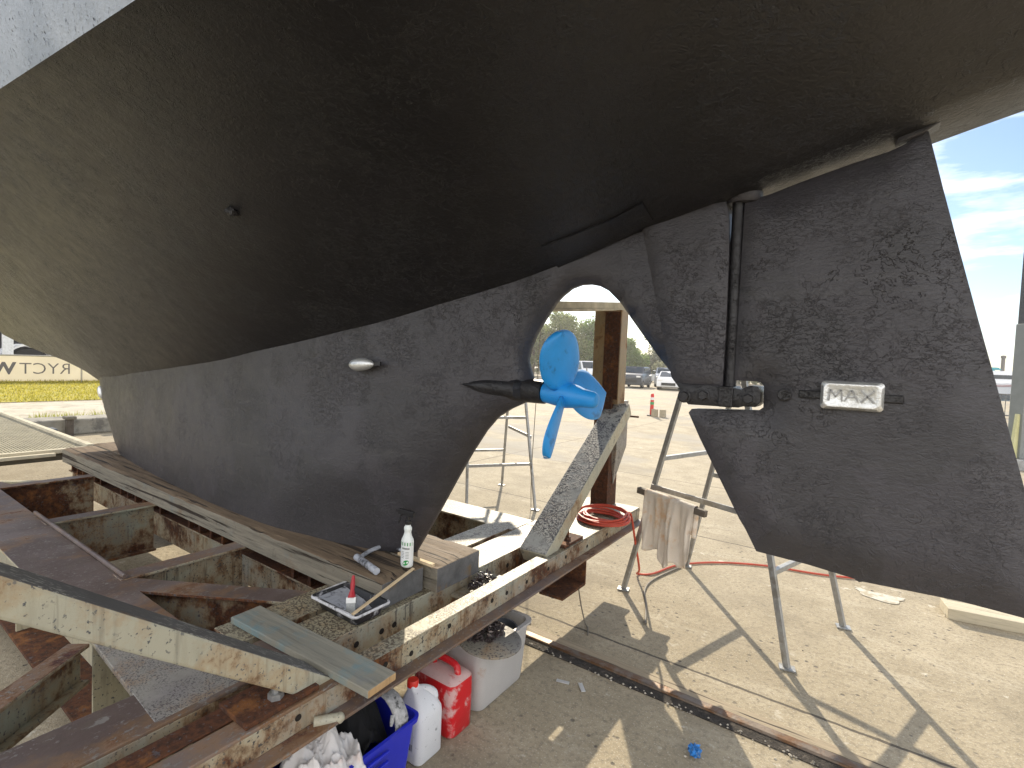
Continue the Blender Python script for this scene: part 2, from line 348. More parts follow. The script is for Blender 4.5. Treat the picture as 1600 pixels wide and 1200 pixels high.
TIMBS = m_wood('painted_timber_side', (.15, .135, .105), (.29, .26, .20), axis=0, stain=[(4, .56, (.17, .20, .20)), (5, .57, (.17, .11, .06)), (16, .6, (.08, .065, .05))], crackamt=.7, sc_=1.3)
TIMBE = m_simple('timber_end_grain', (.115, .115, .115), .85, 0, .45, 7, .9, .008, (.17, .115, .06), .3, dscale=5)
BOARDM = m_wood('grey_board', (.20, .195, .16), (.32, .30, .235), axis=0, stain=[(4.5, .5, (.13, .25, .28)), (3.0, .56, (.17, .20, .22)), (8, .62, (.10, .08, .07))], crackamt=-.4)
BOARDE = m_wood('board_end', (.40, .25, .12), (.55, .37, .19), axis=2, crackamt=-.3)
STICKM = m_wood('pale_stick', (.62, .47, .28), (.72, .57, .36), axis=1, crackamt=-1)
GALV = m_simple('galvanised_tube', (.36, .365, .36), .45, .5, .2, 25, .2, .003, (.26, .25, .22), .3)
ALU = m_simple('bright_aluminium', (.70, .70, .68), .4, .6, .15, 20)
RAILM = m_simple('worn_rail_steel', (.16, .125, .095), .5, .5, .3, 9, .5, .004, (.14, .07, .03), .5)
DIRT = m_simple('groove_dirt', (.05, .042, .034), .95, 0, .5, 22, 1, .02, (.12, .10, .08), .3, dscale=25)
SLEEP = m_wood('rail_side_concrete', (.30, .245, .165), (.38, .31, .21), axis=0, crackamt=.1)
RUBBER = m_simple('black_rubber', (.018, .018, .018), .75)
CLEAR = m_simple('cloudy_plastic', (.70, .68, .66), .4, 0, .07, 5, .1, .002, (.55, .38, .27), .12, dscale=4)
CLEAR_ = CLEAR.node_tree.nodes['Principled BSDF']; CLEAR_.inputs['Transmission Weight'].default_value = .35
WHITEP = m_simple('white_plastic', (.74, .75, .77), .4, 0, .04, 6, .05, .001, (.12, .12, .13), .02, dscale=40)
REDP = m_simple('red_plastic', (.60, .012, .018), .38, 0, .12, 5, .15, .003, (.66, .40, .38), .34, dscale=9)
REDT = m_simple('dusty_red_plastic', (.62, .42, .40), .7, 0, .12, 9, .3, .003, (.52, .03, .03), .25, dscale=9)
REDC = m_simple('red_cap', (.70, .03, .015), .4)
BLUEP = m_simple('blue_tub_plastic', (.02, .03, .50), .35, 0, .1, 5, .05, .001)
NAVY = m_simple('navy_label', (.015, .03, .18), .5); LABELW = m_simple('label_white', (.78, .80, .79), .5, 0, .03)
INK = m_simple('label_ink', (.03, .03, .035), .5); GREENL = m_simple('label_green', (.02, .30, .06), .5); BLACKP = m_simple('black_plastic', (.014, .014, .016), .35)
PAINTW = m_simple('tray_paint', (.42, .44, .48), .4, 0, .3, 12, .6, .004, (.06, .06, .065), .42, dscale=16)
TRAYB = m_simple('tray_black', (.02, .02, .022), .4, 0, .2, 12, .4, .004, (.6, .6, .62), .2, dscale=14)
RAG = m_simple('rag_cloth', (.62, .60, .585), .95, 0, .1, 8, .5, .003, (.60, .50, .46), .25, dscale=5)
RAG2 = m_simple('stained_rag_cloth', (.74, .66, .56), .95, 0, .1, 8, .5, .003, (.70, .50, .32), .34, dscale=6)
BLACKC = m_simple('black_cloth', (.006, .006, .007), .95)
CORD = m_simple('red_cord', (.52, .07, .035), .5, 0, .2, 9); CORDG = m_simple('grey_cord', (.16, .14, .11), .7)
SHELL = m_simple('mussel_shell', (.055, .04, .04), .35, 0, .6, 40, .3, .003, (.30, .24, .20), .25, dscale=30)
DISCM = m_steel('barnacled_plate', (.20, .19, .17), rust=.2, speck=.5, dirt=.3, over=(.07, .06, .055), patch=(.29, .27, .22))
BRISTLE = m_simple('brush_bristle', (.42, .43, .42), .8, 0, .3, 40, .8, .004); BRED = m_simple('brush_handle_red', (.42, .012, .02), .35)

# ------------------------------------------------------------------ setting
D = 1.80                                      # y of the boat's centreline
g = MB(); g.add([(-900, -500, 0), (900, -500, 0), (900, 1200, 0), (-900, 1200, 0)], [(0, 1, 2, 3)])
ground = struct(g.build('ground', m_ground()))
g = MB(); g.box((-14, 2.465, -.02), (6, 2.53, .004)); struct(g.build('rail_groove', DIRT))
g = MB(); g.box((-14, 2.585, -.02), (6, 2.655, .006)); struct(g.build('rail_bed', SLEEP, bevel=.004))

# ------------------------------------------------------------------ the boat
HT = [(-.5, .05)]
ZC = [(-12.3, 3.2), (-11.6, 2.35), (-10.5, 1.78), (-9.5, 1.66), (-8.5, 1.56), (-7.5, 1.475), (-6.75, 1.38), (-6.35, 1.30), (-5.97, 1.245), (-5.45, 1.225), (-4.95, 1.237), (-4.02, 1.29), (-3.37, 1.388), (-2.67, 1.538), (-2.19, 1.647),
      (-1.925, 1.724), (-1.547, 1.848), (-1.232, 1.957), (-1.0, 2.03), (-.84, 2.082), (-.683, 2.143), (-.56, 2.172), (-.4, 2.205), (-.31, 2.228), (-.07, 2.285), (.1, 2.335), (.28, 2.38), (1.0, 2.55), (1.9, 2.74)]
YC = [(-12.3, .02), (-11.5, .30), (-10, .72), (-8.5, 1.02), (-7, 1.22), (-5.2, 1.34), (-3, 1.36), (0, 1.32), (1.9, 1.12)]      # half beam at the chine
ZCH = [(-12.3, 3.45), (-10, 3.05), (-7, 2.85), (-4, 2.70), (-2.63, 2.56), (-1.42, 2.44), (-.9, 2.395), (-.5, 2.46), (-.1, 2.65), (.4, 2.84), (1.9, 3.16)]          # height of the chine
PW = [(-12, 1.05), (-5, 1.12), (-3, 1.15), (-1.4, 1.3), (0, 1.5), (2, 1.5)]
boat = thing('sailing_boat', (-1.8, D, .68), 'dark grey antifouled sailing boat standing on its long keel on the rusty slipway cradle', 'boat')
xs = [-12.3+i*.1 for i in range(143)]; NS = 26
def smooth_tab(tab):
    s = [interp(tab, x) for x in xs]
    for _ in range(3): s = [s[0]]+[(s[i-1]+2*s[i]+s[i+1])/4 for i in range(1, len(s)-1)]+[s[-1]]
    def at(x, s=s):
        q = max(0., min(len(s)-1.0001, (x+12.3)/.1)); i = int(q); return s[i]+(s[i+1]-s[i])*(q-i)
    return at
fz, fy, fc_, fp = smooth_tab(ZC), smooth_tab(YC), smooth_tab(ZCH), smooth_tab(PW)
FL = .125                                                                            # half width of the flat strip under the stern
def hull_point(x, s, side):
    b = fy(x); fl = FL*max(0, min(1, (x+.75)/.35))
    yy = fl + (b-fl)*s
    return Vector((x, D-side*yy, fz(x)+(fc_(x)-fz(x))*(1-(1-s)**fp(x))))
hb = MB()
for side in (1, -1):
    rings = [[hull_point(x, (j/NS)**.9, side) for j in range(NS+1)] for x in xs]
    n = NS+1; fs = [(i*n+k, i*n+k+1, (i+1)*n+k+1, (i+1)*n+k) for i in range(len(xs)-1) for k in range(NS)]
    hb.add([p for r in rings for p in r], fs)
i0 = [i for i, x in enumerate(xs) if x > -.85]
for a, b in zip(i0, i0[1:]):
    p = [hull_point(xs[a], 0, 1), hull_point(xs[b], 0, 1), hull_point(xs[b], 0, -1), hull_point(xs[a], 0, -1)]; hb.add(p, [(0, 1, 2, 3)])
xe = xs[-1]; tr = [hull_point(xe, j/NS, 1) for j in range(NS, -1, -1)]+[hull_point(xe, j/NS, -1) for j in range(NS+1)]
hb.add(tr, [tuple(range(len(tr)))])
hull = hb.build('hull', FOUL, boat, smooth=True, angle=28)
tp = MB()
for side in (1, -1):
    rows = []
    for x in xs:
        c = hull_point(x, 1, side); d = Vector((0, -side, 0))
        rows.append([c + d*o_ + Vector((0, 0, z_)) for o_, z_ in ((0, 0), (.05, .12), (.12, .4), (.17, .9), (.15, 1.35))])
    n = 5; tp.add([p for r in rows for p in r], [(i*n+k, i*n+k+1, (i+1)*n+k+1, (i+1)*n+k) for i in range(len(xs)-1) for k in range(4)])
for i in range(len(xs)-1):                                                           # deck
    a, b = tp.v[i*5+4], tp.v[(i+1)*5+4]; N_ = len(xs)*5
    tp.add([a, b, tp.v[N_+(i+1)*5+4], tp.v[N_+i*5+4]], [(0, 1, 2, 3)])
a = len(xs)-1; N_ = len(xs)*5
tp.add([tp.v[a*5+k] for k in range(5)]+[tp.v[N_+a*5+k] for k in range(4, -1, -1)], [tuple(range(10))])
tp.build('topside', TOPS, boat, smooth=True, angle=50)

def inside(p, poly):
    x, y = p; c = False; n = len(poly)
    for i in range(n):
        x1, y1 = poly[i]; x2, y2 = poly[(i+1) % n]
        if (y1 > y) != (y2 > y) and x < (x2-x1)*(y-y1)/(y2-y1)+x1: c = not c
    return c
def segdist(p, a, b):
    px, py = p; ax, ay = a; bx, by = b; dx, dy = bx-ax, by-ay; L = dx*dx+dy*dy
    t = 0 if L == 0 else max(0, min(1, ((px-ax)*dx+(py-ay)*dy)/L)); return sqrt((px-ax-t*dx)**2+(py-ay-t*dy)**2)
def foil(poly, half, free, step, mb, ymid=D, mi=0):
    """a plate outlined by poly in (x, z) whose half thickness is half(x, z, distance to the free edges)"""
    bp = []
    for i in range(len(poly)):
        a, b = poly[i], poly[(i+1) % len(poly)]; L = sqrt((a[0]-b[0])**2+(a[1]-b[1])**2); k = max(1, int(L/step))
        bp += [(a[0]+(b[0]-a[0])*t/k, a[1]+(b[1]-a[1])*t/k) for t in range(k)]
    nb = len(bp); pts = list(bp); x0, x1 = min(p[0] for p in poly), max(p[0] for p in poly); z0, z1 = min(p[1] for p in poly), max(p[1] for p in poly)
    x = x0
    while x < x1:
        z = z0
        while z < z1:
            q = (x, z)
            if inside(q, poly) and min(segdist(q, poly[i], poly[(i+1) % len(poly)]) for i in range(len(poly))) > step*.45: pts.append(q)
            z += step
        x += step
    V, E, Fc, *_ = mgeo.delaunay_2d_cdt([Vector(p) for p in pts], [(i, (i+1) % nb) for i in range(nb)], [], 1, 1e-5)
    def d(p): return min(segdist(p, poly[i], poly[(i+1) % len(poly)]) for i in free)
    hv = [half(v.x, v.y, d((v.x, v.y))) for v in V]; N = len(V)
    mb.add([(v.x, ymid-h_, v.y) for v, h_ in zip(V, hv)] + [(v.x, ymid+h_, v.y) for v, h_ in zip(V, hv)],
           [tuple(f) for f in Fc] + [tuple(i+N for i in reversed(f)) for f in Fc], mi)
    ee = {}
    for f in Fc:
        f = list(f)
        for i in range(len(f)):
            k = (f[i], f[(i+1) % len(f)]); ee[k] = 1
    rim = [(a, b) for (a, b) in ee if (b, a) not in ee]
    mb.f += [(a+len(mb.v)-2*N, a+len(mb.v)-N, b+len(mb.v)-N, b+len(mb.v)-2*N) for a, b in rim]; mb.m += [mi]*len(rim)
LE = [(-6.40, 1.50), (-6.258, 1.324), (-6.203, 1.257), (-6.077, 1.082), (-5.903, .860), (-5.801, .74), (-5.734, .685)]
TE = [(-1.803, .681), (-1.720, .811), (-1.641, .938), (-1.557, 1.080), (-1.463, 1.230), (-1.386, 1.340), (-1.325, 1.406), (-1.251, 1.452), (-1.160, 1.493)]
AP = [(-1.148, 1.591), (-1.166, 1.631), (-1.175, 1.665), (-1.167, 1.711), (-1.138, 1.776), (-1.095, 1.841), (-1.052, 1.900), (-1.024, 1.927), (-.982, 1.956), (-.940, 1.968), (-.898, 1.968),
      (-.857, 1.959), (-.817, 1.938), (-.768, 1.892), (-.722, 1.832), (-.670, 1.766), (-.606, 1.687), (-.551, 1.625)]
TOPK = [(-.681, 2.129), (-.69, 2.20), (-1.1, 2.10), (-2.0, 1.93), (-3, 1.78), (-4, 1.65), (-5, 1.53), (-6.0, 1.46)]
kp = LE + TE + AP + TOPK
HB = [(-5.8, .02), (-5.41, .105), (-4.9, .165), (-4.43, .205), (-3.9, .245), (-3.36, .272), (-2.8, .27), (-2.36, .242), (-2.05, .163), (-1.9, .085), (-1.8, .02)]
HTOP = [(-6.3, .02), (-6.0, .08), (-5.0, .16), (-4, .20), (-3, .20), (-2.2, .17), (-1.6, .115), (-1.2, .06), (-.9, .042), (-.5, .035)]
def keel_half(x, z, d):
    f = max(0, min(1, (z-.68)/.85)); f = f*f*(3-2*f)
    xl = interp([(zz, xx) for xx, zz in reversed(LE)], z); xt = interp([(zz, xx) for xx, zz in TE], z) if z < 1.49 else -1.15
    hb_ = interp(HB, -5.734+(x-xl)/(max(.3, xt-xl))*(5.734-1.803)) if z < 1.5 else .2
    h = hb_*(1-f)+interp(HTOP, x)*f
    return max(.006, min(h, .012+.9*sqrt(max(0, d)*.09)))
free = list(range(0, len(LE)-1)) + list(range(len(LE), len(LE)+len(TE)+len(AP)-1))
kb = MB(); foil(kp, keel_half, free, .055, kb); keel = kb.build('keel', FOUL2, boat, smooth=True, angle=55)
sk = [(-.553, 1.622), (-.516, 1.576), (-.384, 1.602), (-.383, 1.777), (-.387, 2.028), (-.394, 2.153), (-.404, 2.200), (-.45, 2.30), (-.70, 2.25), (-.681, 2.129)]
sb = MB(); foil(sk, lambda x, z, d: .056 if d > .010 else .040, [0, 1, 2, 3, 4, 5, 9], .04, sb)
sb.build('skeg', FOUL2, boat, smooth=True, angle=40)
ru = [(-.352, 2.194), (-.320, 2.205), (-.198, 2.240), (-.070, 2.271), (.018, 2.289), (.053, 2.302), (.080, 2.322), (.103, 2.326), (.142, 2.168), (.184, 2.003), (.232, 1.818), (.279, 1.641), (.325, 1.463), (.340, 1.405),
      (.398, 1.180), (.417, 1.050), (.360, 1.055), (.239, 1.061), (.028, 1.053), (.018, 1.049), (.006, 1.056), (-.115, 1.067), (-.258, 1.072), (-.365, 1.265), (-.452, 1.421), (-.493, 1.503), (-.483, 1.517), (-.359, 1.524), (-.275, 1.529), (-.263, 1.54),
      (-.265, 1.607), (-.275, 1.620), (-.300, 1.622), (-.352, 1.622)]
rb = MB(); foil(ru, lambda x, z, d: min(.04, .010+.36*d) if x > -.3 else min(.04, .022+.5*d), list(range(len(ru))), .036, rb)
rudder = rb.build('rudder', FOUL2, boat, smooth=True, angle=45)
b = MB(); b.tube([(-.372, D-.012, 2.215), (-.367, D-.012, 1.60)], .019, 14); b.build('rudder_stock', FOUL, rudder, smooth=True)
b = MB(); b.lathe([(.050, 0), (.056, .008), (.058, .03), (.055, .052), (.04, .075)], (-.360, D, 2.198), 24); b.build('stock_bearing', FOUL2, boat, smooth=True)
b = MB(); foil([(.03, 2.30), (.09, 2.318), (.135, 2.345), (.13, 2.362), (.075, 2.352), (.04, 2.338)], lambda x, z, d: .03, [0], .03, b); b.build('rudder_top_fairing', FOUL2, rudder, smooth=True, bevel=.004)
hg = MB(); foil([(-.527, 1.600), (-.522, 1.604), (-.369, 1.600), (-.325, 1.594), (-.30, 1.608), (-.276, 1.606), (-.267, 1.588), (-.268, 1.555), (-.28, 1.541), (-.318, 1.540), (-.33, 1.535), (-.487, 1.533), (-.505, 1.55)], lambda x, z, d: .058 if d > .006 else .052, list(range(13)), .02, hg)
hinge = hg.build('rudder_hinge', FOUL, boat, smooth=True, angle=40)
b = MB(); b.box((-.392, D-.064, 1.534), (-.345, D+.064, 1.602)); b.build('hinge_strap', FOUL, hinge, bevel=.005)
for x, z in ((-.500, 1.560), (-.438, 1.568), (-.300, 1.566)):
    b = MB(); b.lathe([(.022, 0), (.022, -.004), (.0165, -.005), (.0165, -.013), (.014, -.016), (0.001, -.016)], (x, D-.057, z), 6 if x > -.49 else 18, axis='Y'); b.build('bolt_head', FOUL, hinge)
b = MB(); b.lathe([(.02, 0), (.02, -.006), (.016, -.008), (.001, -.008)], (-.203, D-.038, 1.585), 20, axis='Y'); b.box((-.206, D-.048, 1.57), (-.200, D-.045, 1.60)); b.build('rudder_bolt', FOUL, rudder)
b = MB(); b.box((-.164, D-.046, 1.579), (.09, D-.036, 1.603)); b.build('anode_strap', FOUL, rudder, bevel=.004)
b = MB()
rr_ = [[Vector((p.x, y_, p.y)) for p in rrect(-.030, 1.594, hx_, hz_, r_, 0)] for hx_, hz_, r_, y_ in ((.076, .041, .012, D-.030), (.076, .041, .012, D-.058), (.068, .033, .012, D-.068), (.062, .028, .008, D-.0685), (.058, .024, .006, D-.066))]
b.loft(rr_); an = b.build('block_anode', ZINC, rudder, smooth=True, angle=40)
b = MB(); lx, lz, lh, yy_ = -.084, 1.578, .032, D-.0695                                # raised M A X
for ox, st_ in ((0, (((0, 0), (.003, 1)), ((.003, 1), (.016, .35)), ((.016, .35), (.029, 1)), ((.029, 1), (.032, 0)))), (.038, (((0, 0), (.016, 1)), ((.016, 1), (.032, 0)), ((.008, .38), (.024, .38)))), (.076, (((0, 0), (.030, 1)), ((0, 1), (.030, 0))))):
    for (xa, za), (xb, zb) in st_: b.beam((lx+ox+xa, yy_, lz+za*lh), (lx+ox+xb, yy_, lz+zb*lh), .004, .0045, up=(0, -1, 0))
lt = b.build('raised_lettering', m_simple('anode_letters', (.34, .34, .33), .5, .6, .2, 30), an)
def oval_anode(c, ax, L, R, nrm, nm='oval_anode'):
    b = MB(); ax = Vector(ax).normalized(); nrm = Vector(nrm).normalized(); t_ = ax.cross(nrm); c = Vector(c); rings = []
    for i in range(15):
        u = -1+2*i/14; rr = R*max(.05, (1-abs(u)**2.4))**.6*(1-.12*u); rings.append([c+ax*(u*L)+(t_*cos(a_)+nrm*sin(a_)*.9)*rr for a_ in [2*pi*k/16 for k in range(16)]])
    b.loft(rings); o = b.build(nm, ZINC, boat, smooth=True)
    b = MB(); b.beam(c-ax*L*1.45-nrm*.004, c+ax*L*1.5-nrm*.004, .018, .008, nrm); b.build('fixing_strap', FOUL, o)
    return o
oval_anode((-2.03, 1.612, 1.612), (1, .06, .06), .085, .031, (0, -1, .0))
oval_anode((-6.13, 1.755, 1.20), (.35, .0, -.9), .07, .034, (-.3, -1, -.1))
b = MB(); rr_ = []
for i in range(22):
    x = -1.475+.387*i/21; hk = keel_half(x, 1.55, .5) if x < -1.17 else .05; q = min(1, i/9); rz = (.004+.050*sin(pi/2*q))*(1-.10*max(0, (i-14)/7)); ry = max(.046, hk*.97+.020*sin(pi/2*min(1, i/7))) if x < -1.19 else .047
    rr_.append([Vector((x, D+ry*cos(2*pi*k/24), 1.547-.014*i/21+rz*sin(2*pi*k/24))) for k in range(24)])
b.loft(rr_); b.build('shaft_boss', FOUL, boat, smooth=True)
ph = MB(); ph.tube([(-1.09, D, 1.533), (-1.085, D, 1.533), (-1.06, D, 1.532), (-.99, D, 1.529), (-.94, D, 1.525), (-.91, D, 1.522), (-.865, D, 1.517), (-.852, D, 1.515), (-.846, D, 1.515)], [.030, .042, .045, .054, .046, .037, .033, .026, .014], 24)
prop = ph.build('propeller', BLUE, boat, smooth=True)
ex = Vector((1, 0, -.06)).normalized()
for th, Rr, cw in ((radians(-23), .272, .20), (radians(91), .305, .225), (radians(218), .285, .20)):
    rad = Vector((0, sin(th), cos(th))); tan = Vector((0, cos(th), -sin(th))); c0 = Vector((-1.0, D, 1.53)); bl = MB(); N1, N2 = 22, 12; fr_, bk = [], []
    for i in range(N1+1):
        u = sin(pi/2*i/N1); r = .035+(Rr-.035)*u; beta = radians(62-36*u**.8)
        wd = cw*max(.0004, 1-abs((u-.52)/(.60 if u < .52 else .48))**(2 if u < .52 else 2.8))**.5
        pa_ = radians(72-10*(1-u)); ch = ex*cos(pa_)+tan*sin(pa_); nn = ch.cross(rad).normalized(); rake = ex*(.022*u)
        a_, b_ = [], []
        for j in range(N2+1):
            s_ = -1+2*j/N2; tk = (.011*(1-u)+.0035)*sqrt(max(0, 1-s_*s_))+.0008; cam_ = .020*(1-s_*s_)*(.3+u)
            p = c0+rad*r+ch*(s_*wd/2)+rake+nn*cam_; a_.append(p+nn*tk); b_.append(p-nn*tk)
        fr_.append(a_+b_[::-1])
    bl.loft(fr_); bl.build('blade', BLUE, prop, smooth=True, angle=70)
b = MB()                                                                            # doubling plate on the hull by the skeg
def onhull(x, s, o):
    return hull_point(x, s, 1) + Vector((0, -.42, -.90))*o
nx_, ny_ = 12, 3; lo_ = []
for o in (.010, -.012): lo_.append([[onhull(-1.02+.39*i/nx_, .035+(.10-.02*i/nx_)*j/ny_, o) for j in range(ny_+1)] for i in range(nx_+1)])
for L_ in lo_: b.add([p for r in L_ for p in r], [(i*(ny_+1)+j, i*(ny_+1)+j+1, (i+1)*(ny_+1)+j+1, (i+1)*(ny_+1)+j) for i in range(nx_) for j in range(ny_)])
idx = [(i, 0) for i in range(nx_+1)]+[(nx_, j) for j in range(1, ny_+1)]+[(i, ny_) for i in range(nx_-1, -1, -1)]+[(0, j) for j in range(ny_-1, 0, -1)]
b.loft([[lo_[0][i][j] for i, j in idx], [lo_[1][i][j] for i, j in idx]], cap=False); b.build('doubling_plate', FOUL, boat)
b = MB(); hp = hull_point(-2.12, .57, 1); b.sphere(hp, (.034, .03, .016), 14, 0, .5, 3, 3.); b.sphere(hp+Vector((.016, -.01, -.008)), .014, 10, 0, .3, 1); b.build('skin_fitting', FOUL, boat, smooth=True)

# ------------------------------------------------------------------ the cradle
ZT = .56
cr = thing('boat_cradle', (-1.6, D, 0), 'rusty cream painted steel slipway cradle carrying the boat, with timber keel planks', 'cradle')
def part(name, mb, mats, bevel=.003, parent=cr, **k): return mb.build(name, mats, parent, bevel=bevel, **k)
b = MB()   # front channel
b.box((-1.47, -.30, ZT-.012), (-1.390, 1.12, ZT), 2, 2); b.box((-1.47, 1.12, ZT-.012), (-1.390, 3.80, ZT), 0, 1); b.box((-1.402, -.30, ZT-.092), (-1.390, 3.80, ZT-.012)); b.box((-1.47, -.30, ZT-.104), (-1.335, 3.80, ZT-.092), 2, 2)
fc = part('front_channel', b, [CREAMR, SPECK, PURP])
for y in (1.25, 1.38, 1.6, 1.9, 2.02, 2.2, 2.42, 2.62, 2.9, 3.2, .62, .9): b = MB(); b.lathe([(.011, 0), (.010, .0015), (.001, .0015)], (-1.390, y, ZT-.048+.010*sin(y*17)), 12, axis='X'); part('bolt_hole', b, HOLE, 0, fc)
b = MB()
b.box((-1.83, -.30, ZT-.013), (-1.62, 1.16, ZT-.001), 2, 2); b.box((-1.83, 1.16, ZT-.013), (-1.62, 3.80, ZT-.001), 0, 1); b.box((-1.632, -.30, ZT-.20), (-1.62, 3.80, ZT-.013)); b.box((-1.75, -.30, ZT-.213), (-1.56, 3.80, ZT-.20), 2)
mc = part('middle_channel', b, [CREAMR, SPECK, PURP])
for y in (1.30, 1.43, 1.5, 2.17, 2.35, 2.52): b = MB(); b.lathe([(.013, 0), (.012, .0015), (.001, .0015)], (-1.62, y, ZT-.07), 12, axis='X'); part('bolt_hole', b, HOLE, 0, mc)
b = MB(); b.box((-2.05, .95, ZT-.014), (-1.87, 2.85, ZT-.002), 0, 1); b.box((-1.882, .95, ZT-.20), (-1.87, 2.85, ZT-.014)); part('rear_channel', b, [CREAMR, SPECK])
b = MB()   # filler plates between the channels at the left, dark with dropped paint
b.box((-1.558, -.30, ZT-.006), (-1.478, .93, ZT+.002), 0, 0); part('joining_strip', b, [DARKR, PURP])
b = MB(); b.box((-1.618, 2.50, ZT-.16), (-1.403, 2.515, ZT-.014)); part('web_plate', b, CREAMR)
# crossbeams
for x in (-5.25, -4.02, -2.80):
    b = MB(); b.ibeam((x-.055, .88, ZT), (x-.055, 1.47, ZT), .11, .33, mi=0, top=1); part('crossbeam', b, [GREYG if x < -3 else CREAMR, PURP])
    b = MB(); b.ibeam((x-.055, 2.12, ZT), (x-.055, 2.70, ZT), .11, .33, mi=0, top=1); part('crossbeam', b, [CREAMR, PURP])
b = MB(); b.ibeam((-2.80, .86, ZT-.004), (-1.86, 1.42, ZT-.004), .12, .26, mi=0, top=1); part('diagonal_tie', b, [GREYG, PURP])
# side girders, mirrored about the centreline
for sgn in (-1, 1):
    def Yy(y): return D+sgn*(D-y)
    ys = sorted((Yy(.63), Yy(.895))); b = MB(); b.box((-6.4, ys[0], ZT-.016), (-1.84, ys[1], ZT-.003), 0, 1)
    yw = sorted((Yy(.765), Yy(.78))); b.box((-6.4, yw[0], .21), (-1.84, yw[1], ZT-.016), 0)
    ys2 = sorted((Yy(.61), Yy(.90))); b.box((-6.4, ys2[0], .194), (-1.84, ys2[1], .21), 2)
    sg = part('side_girder', b, [CREAMW if sgn < 0 else CREAMR, PURP if sgn < 0 else SPECK, DARKR])
    for x in (-2.29, -3.4, -4.6):
        y2 = sorted((Yy(.634), Yy(.764))); b = MB(); b.box((x-.006, y2[0], .211), (x+.006, y2[1], ZT-.017)); part('stiffener', b, CREAMW, .002, sg)
b = MB(); b.tube([(-4.30, .893, ZT+.012), (-2.80, .897, ZT+.013)], .011, 10); part('edge_bar', b, PURP, 0, smooth=True)
b = MB(); b.tube([(-3.02, .77-.03, .40), (-3.02, .66, .395), (-3.02, .645, .385)], .02, 10); part('bolt', b, RUST, 0, smooth=True)
b = MB(); b.ibeam((-2.31, .60, ZT-.003), (-1.60, -.26, ZT-.003), .075, .15, mi=0, top=1); part('diagonal_strut', b, [GREYG, PURP])
b = MB(); b.add([(-2.28, .632, ZT), (-1.64, .60, ZT), (-1.64, .86, ZT), (-1.85, .86, ZT), (-2.28, .70, ZT), (-2.28, .632, ZT-.02), (-1.64, .60, ZT-.02), (-1.64, .86, ZT-.02), (-1.85, .86, ZT-.02), (-2.28, .70, ZT-.02)],
             [(0, 1, 2, 3, 4), (9, 8, 7, 6, 5)]+[(i, i+5, (i+1) % 5+5, (i+1) % 5) for i in range(5)]); part('gusset_plate', b, SPECKG)
# keel girder: lower ledge with stubs carrying the planks
for sgn in (-1, 1):
    b = MB(); y0 = D+sgn*.25
    b.box((-6.3, min(y0, y0-sgn*.16), .425), (-1.9, max(y0, y0-sgn*.16), .437), 0, 1); b.box((-6.3, min(y0-sgn*.03, y0-sgn*.042), .24), (-1.9, max(y0-sgn*.03, y0-sgn*.042), .425)); part('keel_ledge', b, [CREAMR, DARKR])
    x = -6.2; k = 0
    while x < -1.95:
        if min(abs(x+.055+c) for c in (5.25, 4.02, 2.80)) > .09 and k % 8 != 7:
            b = MB(); b.box((x-.013, min(y0, y0-sgn*.12), .437), (x+.013, max(y0, y0-sgn*.12), ZT)); part('stub', b, DARKR if k % 3 else RUST, .002)
        x += .155; k += 1
b = MB(); b.box((-6.3, D-.08, .25), (-1.9, D+.08, ZT-.01)); part('keel_box', b, DARKR)
def plank(lo, hi, nm='keel_plank'):
    lo, hi = Vector(lo), Vector(hi); b = MB(); nx = int((hi.x-lo.x)/.05); ny = 8
    V = [[lo.x+(hi.x-lo.x)*i/nx, lo.y+(hi.y-lo.y)*j/ny] for i in range(nx+1) for j in range(ny+1)]
    def zt(x, y):
        e = min(y-lo.y, hi.y-y, hi.x-x); return hi.z + .004*mnoise.noise(Vector((x*2, y*30, 1))) - max(0, .012-e)*.5 - (.006 if e < .03 and mnoise.noise(Vector((x*9, y, 4))) > .25 else 0)
    b.add([(x, y, zt(x, y)) for x, y in V], [(i*(ny+1)+j, (i+1)*(ny+1)+j, (i+1)*(ny+1)+j+1, i*(ny+1)+j+1) for i in range(nx) for j in range(ny)], 0)
    top = [Vector((lo.x+(hi.x-lo.x)*i/nx, lo.y, zt(lo.x+(hi.x-lo.x)*i/nx, lo.y))) for i in range(nx+1)]
    for yy, mi in ((lo.y, 1), (hi.y, 1)):
        t_ = [Vector((lo.x+(hi.x-lo.x)*i/nx, yy, zt(lo.x+(hi.x-lo.x)*i/nx, yy))) for i in range(nx+1)]
        b.add(t_+[Vector((p.x, yy, lo.z)) for p in t_], [(i, i+1, i+nx+2, i+nx+1) for i in range(nx)], mi)
    for xx, mi in ((lo.x, 2), (hi.x, 2)):
        t_ = [Vector((xx, lo.y+(hi.y-lo.y)*j/ny, zt(xx, lo.y+(hi.y-lo.y)*j/ny))) for j in range(ny+1)]
        b.add(t_+[Vector((xx, p.y, lo.z)) for p in t_], [(j, j+1, j+ny+2, j+ny+1) for j in range(ny)], mi)
    b.add([(lo.x, lo.y, lo.z), (hi.x, lo.y, lo.z), (hi.x, hi.y, lo.z), (lo.x, hi.y, lo.z)], [(0, 1, 2, 3)], 1)
    return part(nm, b, [TIMB, TIMBS, TIMBE], .004)
plank((-6.1, 1.455, ZT+.001), (-1.655, 1.705, .684)); plank((-6.25, 1.725, ZT+.001), (-1.585, 2.04, .680)); plank((-6.1, 2.05, ZT+.001), (-2.2, 2.16, .676))
